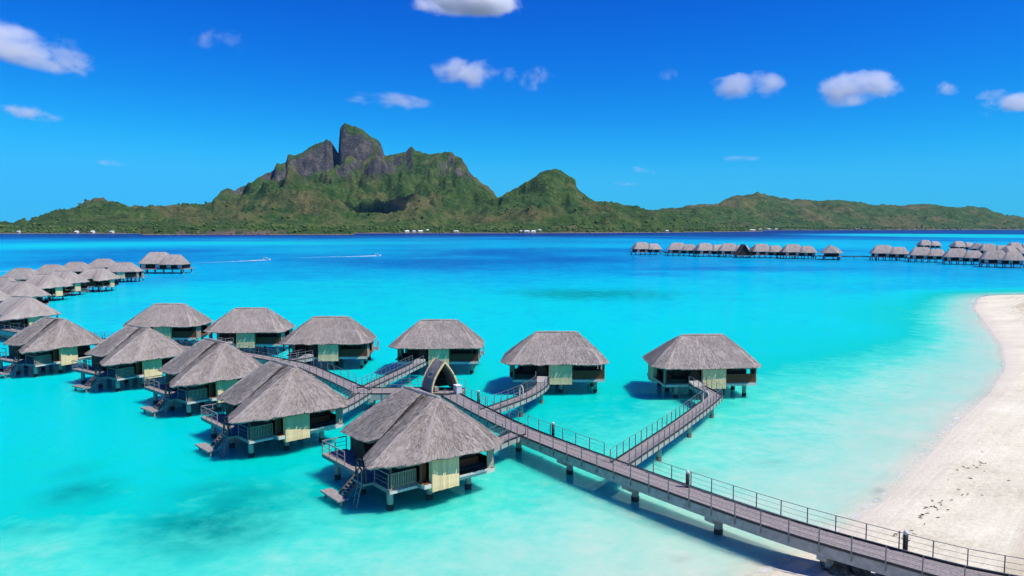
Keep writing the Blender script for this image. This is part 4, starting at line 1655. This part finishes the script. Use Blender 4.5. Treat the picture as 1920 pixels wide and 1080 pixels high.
def wake(u0, v0, u1, v1, label, w0=4.0, w1=5.0):
    """foam trail from the stern back to where it fades, gently heaped"""
    a, b = at(u0, v0), at(u1, v1)
    n = 60
    X = np.zeros((n, 5))
    Y = np.zeros((n, 5))
    Zz = np.zeros((n, 5))
    S = np.zeros((n, 5))
    d = (b - a).normalized()
    s = Vector((-d.y, d.x, 0))
    for i in range(n):
        t = i / (n - 1)
        w = w0 + (w1 - w0) * t
        c = a.lerp(b, t) + s * 1.5 * math.sin(t * 7)
        for j in range(5):
            q = c + s * (j / 4 - 0.5) * w
            X[i, j], Y[i, j] = q.x, q.y
            Zz[i, j] = 0.03 + (0.30 * (1 - t) + 0.05) * math.sin(math.pi * j / 4)
            S[i, j] = (1 - t) ** 0.8 * (1.0 if t < 0.22 else 0.72) * (0.3 + 0.7 * math.sin(math.pi * j / 4))
    o = obj('boat_wake', grid_mesh('boat_wake', X, Y, Zz, FOAM, {'strength': S}))
    tag(o, label, 'wake', None, 'stuff')


boat(499, 487.6, 'small white motor boat ahead of the wake beside the chain end')
wake(496, 487.8, 352, 494.5, 'white foam wake of a boat leaving the chain of bungalows', 5.0, 4.0)
boat(707, 479.6, 'small white motor boat farther out on the blue lagoon')
wake(704, 480.0, 540, 484.0, 'white foam wake of a boat farther out on the lagoon', 6.0, 5.0)
wake(92, 505.5, -60, 512.0, 'white foam wake behind the curving chain of bungalows', 3.5, 5.0)


# ------------------------------------------------------------------ small houses on the far shore
def ground_z(u, y):
    j = int(np.clip((u + 560) / 2.0, 0, IZ.shape[1] - 1))
    i = int(np.argmin(np.abs(IY[:, 0] - y)))
    return float(IZ[i, j])


def far_house(u, label, w=16, dpt=10, h=5, roofc='white_paint', up=0.0):
    j = int(np.clip((u + 560) / 2.0, 0, IZ.shape[1] - 1))
    colz = IZ[:, j]
    i = int(np.argmax(colz > 2.0 + up))
    y = IY[i, j] - 6 if up == 0 else IY[i, j]
    x = (u - 960) / F_PX * y
    z = max(1.0, float(colz[i]) - 1.5)
    t = empty('shore_house', (x, y, z), random.uniform(-0.3, 0.3))
    tag(t, label, 'house', 'small houses on the far island shore')
    obj('wall', MB().box(-w / 2, w / 2, -dpt / 2, dpt / 2, -4, h).mesh('wall', M['white_paint']), t)
    m = MB()
    o_ = 0.8
    m.add([(-w / 2 - o_, -dpt / 2 - o_, h), (w / 2 + o_, -dpt / 2 - o_, h), (w / 2 + o_, dpt / 2 + o_, h), (-w / 2 - o_, dpt / 2 + o_, h),
           (-w / 2 + 2, 0, h + dpt * 0.35), (w / 2 - 2, 0, h + dpt * 0.35)],
          [(0, 1, 5, 4), (1, 2, 5), (2, 3, 4, 5), (3, 0, 4), (3, 2, 1, 0)])
    obj('roof', m.mesh('roof', M[roofc]), t)
    wm = MB().box(-0.9, 0.9, -0.05, 0.05, 1.2, 3.0).mesh('window', M['wood_dark'])
    for k in (-0.3, 0.0, 0.3):
        obj('window', wm, t, (k * w, -dpt / 2 - 0.05, 0))


def HL(u):
    if u < 230:
        return 'small pale house on the far shore below the low left foothill'
    if u < 830:
        return 'small pale house in the shore cluster below the rock tower'
    if u < 900:
        return 'single pale house between the two shore clusters'
    if u < 1100:
        return 'small pale house in the shore cluster below the pyramid hill'
    if u < 1300:
        return 'single pale house past the foot of the pyramid hill'
    if u < 1500:
        return 'small pale house in the shore cluster below the low right range'
    return 'single pale house farthest along the low right range'


for u, w, up, rc in ((764, 14, 0, 'white_paint'), (777, 12, 0, 'lamp_cap'), (789, 16, 0, 'white_paint'), (802, 10, 4, 'lamp_cap'), (856, 16, 0, 'fascia'),
                     (977, 8, 0, 'lamp_cap'), (988, 16, 0, 'white_paint'), (1000, 16, 0, 'white_paint'), (1012, 9, 4, 'lamp_cap'),
                     (176, 9, 0, 'white_paint'), (146, 9, 0, 'white_paint'), (212, 10, 0, 'lamp_cap'), (38, 8, 0, 'lamp_cap'),
                     (1410, 26, 0, 'white_paint'), (1424, 18, 3, 'lamp_cap'), (1440, 26, 0, 'white_paint'), (1454, 18, 0, 'white_paint'), (1606, 30, 0, 'white_paint'), (1250, 12, 0, 'lamp_cap')):
    far_house(u, HL(u), w=w, roofc=rc, up=up)


# ------------------------------------------------------------------ clouds
def cloud(u, v, wu, hv, alt, label, dens=0.012, tilt=0.0):
    """cumulus at height alt; the pixel gives its direction, its size follows from that distance"""
    b = (540.0 - v) / F_PX
    a = (u - 960.0) / F_PX
    dy = math.cos(PITCH) + b * math.sin(PITCH)
    dz = -math.sin(PITCH) + b * math.cos(PITCH)
    t = (alt - CAM_H) / dz
    bm = bmesh.new()
    bmesh.ops.create_icosphere(bm, subdivisions=3, radius=1.06)
    me = bpy.data.meshes.new('cloud')
    bm.to_mesh(me)
    bm.free()
    me.materials.append(cloud_material(dens, u))
    o = obj('cloud', me, None, (a * t, dy * t, alt))
    wu, hv = wu * 1.2, hv * 1.2
    o.scale = (wu * t / F_PX, 0.75 * wu * t / F_PX, hv * t / F_PX)
    o.rotation_euler = (0, -tilt, 0)
    tag(o, label, 'cloud', 'fair-weather clouds')


CLOUDS = [
    (45, 92, 140, 46, 1300, 'wide white cloud tapering to a thin tail at high left of the mountain', 0.012, -0.22),
    (410, 74, 48, 24, 1300, 'small faint wisp of cloud high over the left foothills', 0.005, 0.0),
    (60, 215, 62, 18, 1250, 'small flat cloud low over the left end of the island', 0.007, -0.16),
    (885, 4, 112, 34, 905, 'flat cloud highest above the rock tower, cut by the picture top', 0.07, 0.0),
    (893, 140, 84, 34, 1300, 'bright ragged cloud above and right of the rock tower', 0.012, -0.08),
    (1000, 150, 42, 32, 1300, 'small puffy cloud joined to the bright ragged one', 0.009, 0.0),
    (720, 190, 88, 16, 1250, 'thin broken strip of cloud just above the rock tower', 0.005, -0.05),
    (1392, 163, 78, 32, 1300, 'puffy cloud with a wispy left end above the low range', 0.010, 0.0),
    (1600, 171, 86, 36, 1300, 'brightest puffy cloud with a flat base', 0.013, 0.10),
    (1777, 168, 26, 16, 1300, 'tiny round cloud between the brightest cloud and the long one', 0.009, 0.0),
    (1910, 193, 80, 26, 1280, 'long white cloud over the right end of the range', 0.010, 0.14),
    (1865, 177, 34, 14, 1320, 'thin small cloud just above the long white one', 0.006, 0.0),
    (1255, 141, 22, 16, 1300, 'faint tiny wisp left of the puffy cloud', 0.004, 0.3),
    (1388, 298, 46, 7, 1350, 'faint grey streak of cloud low above the saddle by the low range', 0.0016, 0.0),
    (1206, 321, 32, 8, 1350, 'faint grey streak of cloud right of the pyramid hill top', 0.0014, -0.2),
    (1172, 345, 26, 5, 1350, 'lowest faint streak of cloud beside the pyramid hill', 0.0014, 0.0),
    (205, 306, 32, 7, 1350, 'faint grey streak of cloud above the low left foothill', 0.0014, -0.1),
]
for c in CLOUDS:
    cloud(*c)

# ------------------------------------------------------------------ haze over the lagoon
m = MB().box(-16000, 16000, -2500, 14000, -16, 760)
hz = NT('thin_sea_haze')
hv_ = hz.n('ShaderNodeVolumePrincipled')
hv_.inputs['Color'].default_value = (0.30, 0.60, 1.0, 1)
hv_.inputs['Density'].default_value = 0.000009
hz.l(hv_.outputs[0], hz.out.inputs['Volume'])
HAZE = True
if HAZE:
    o = obj('haze', m.mesh('haze', hz.mat))
    tag(o, 'thin pale blue haze over lagoon and island', 'haze', None, 'stuff')
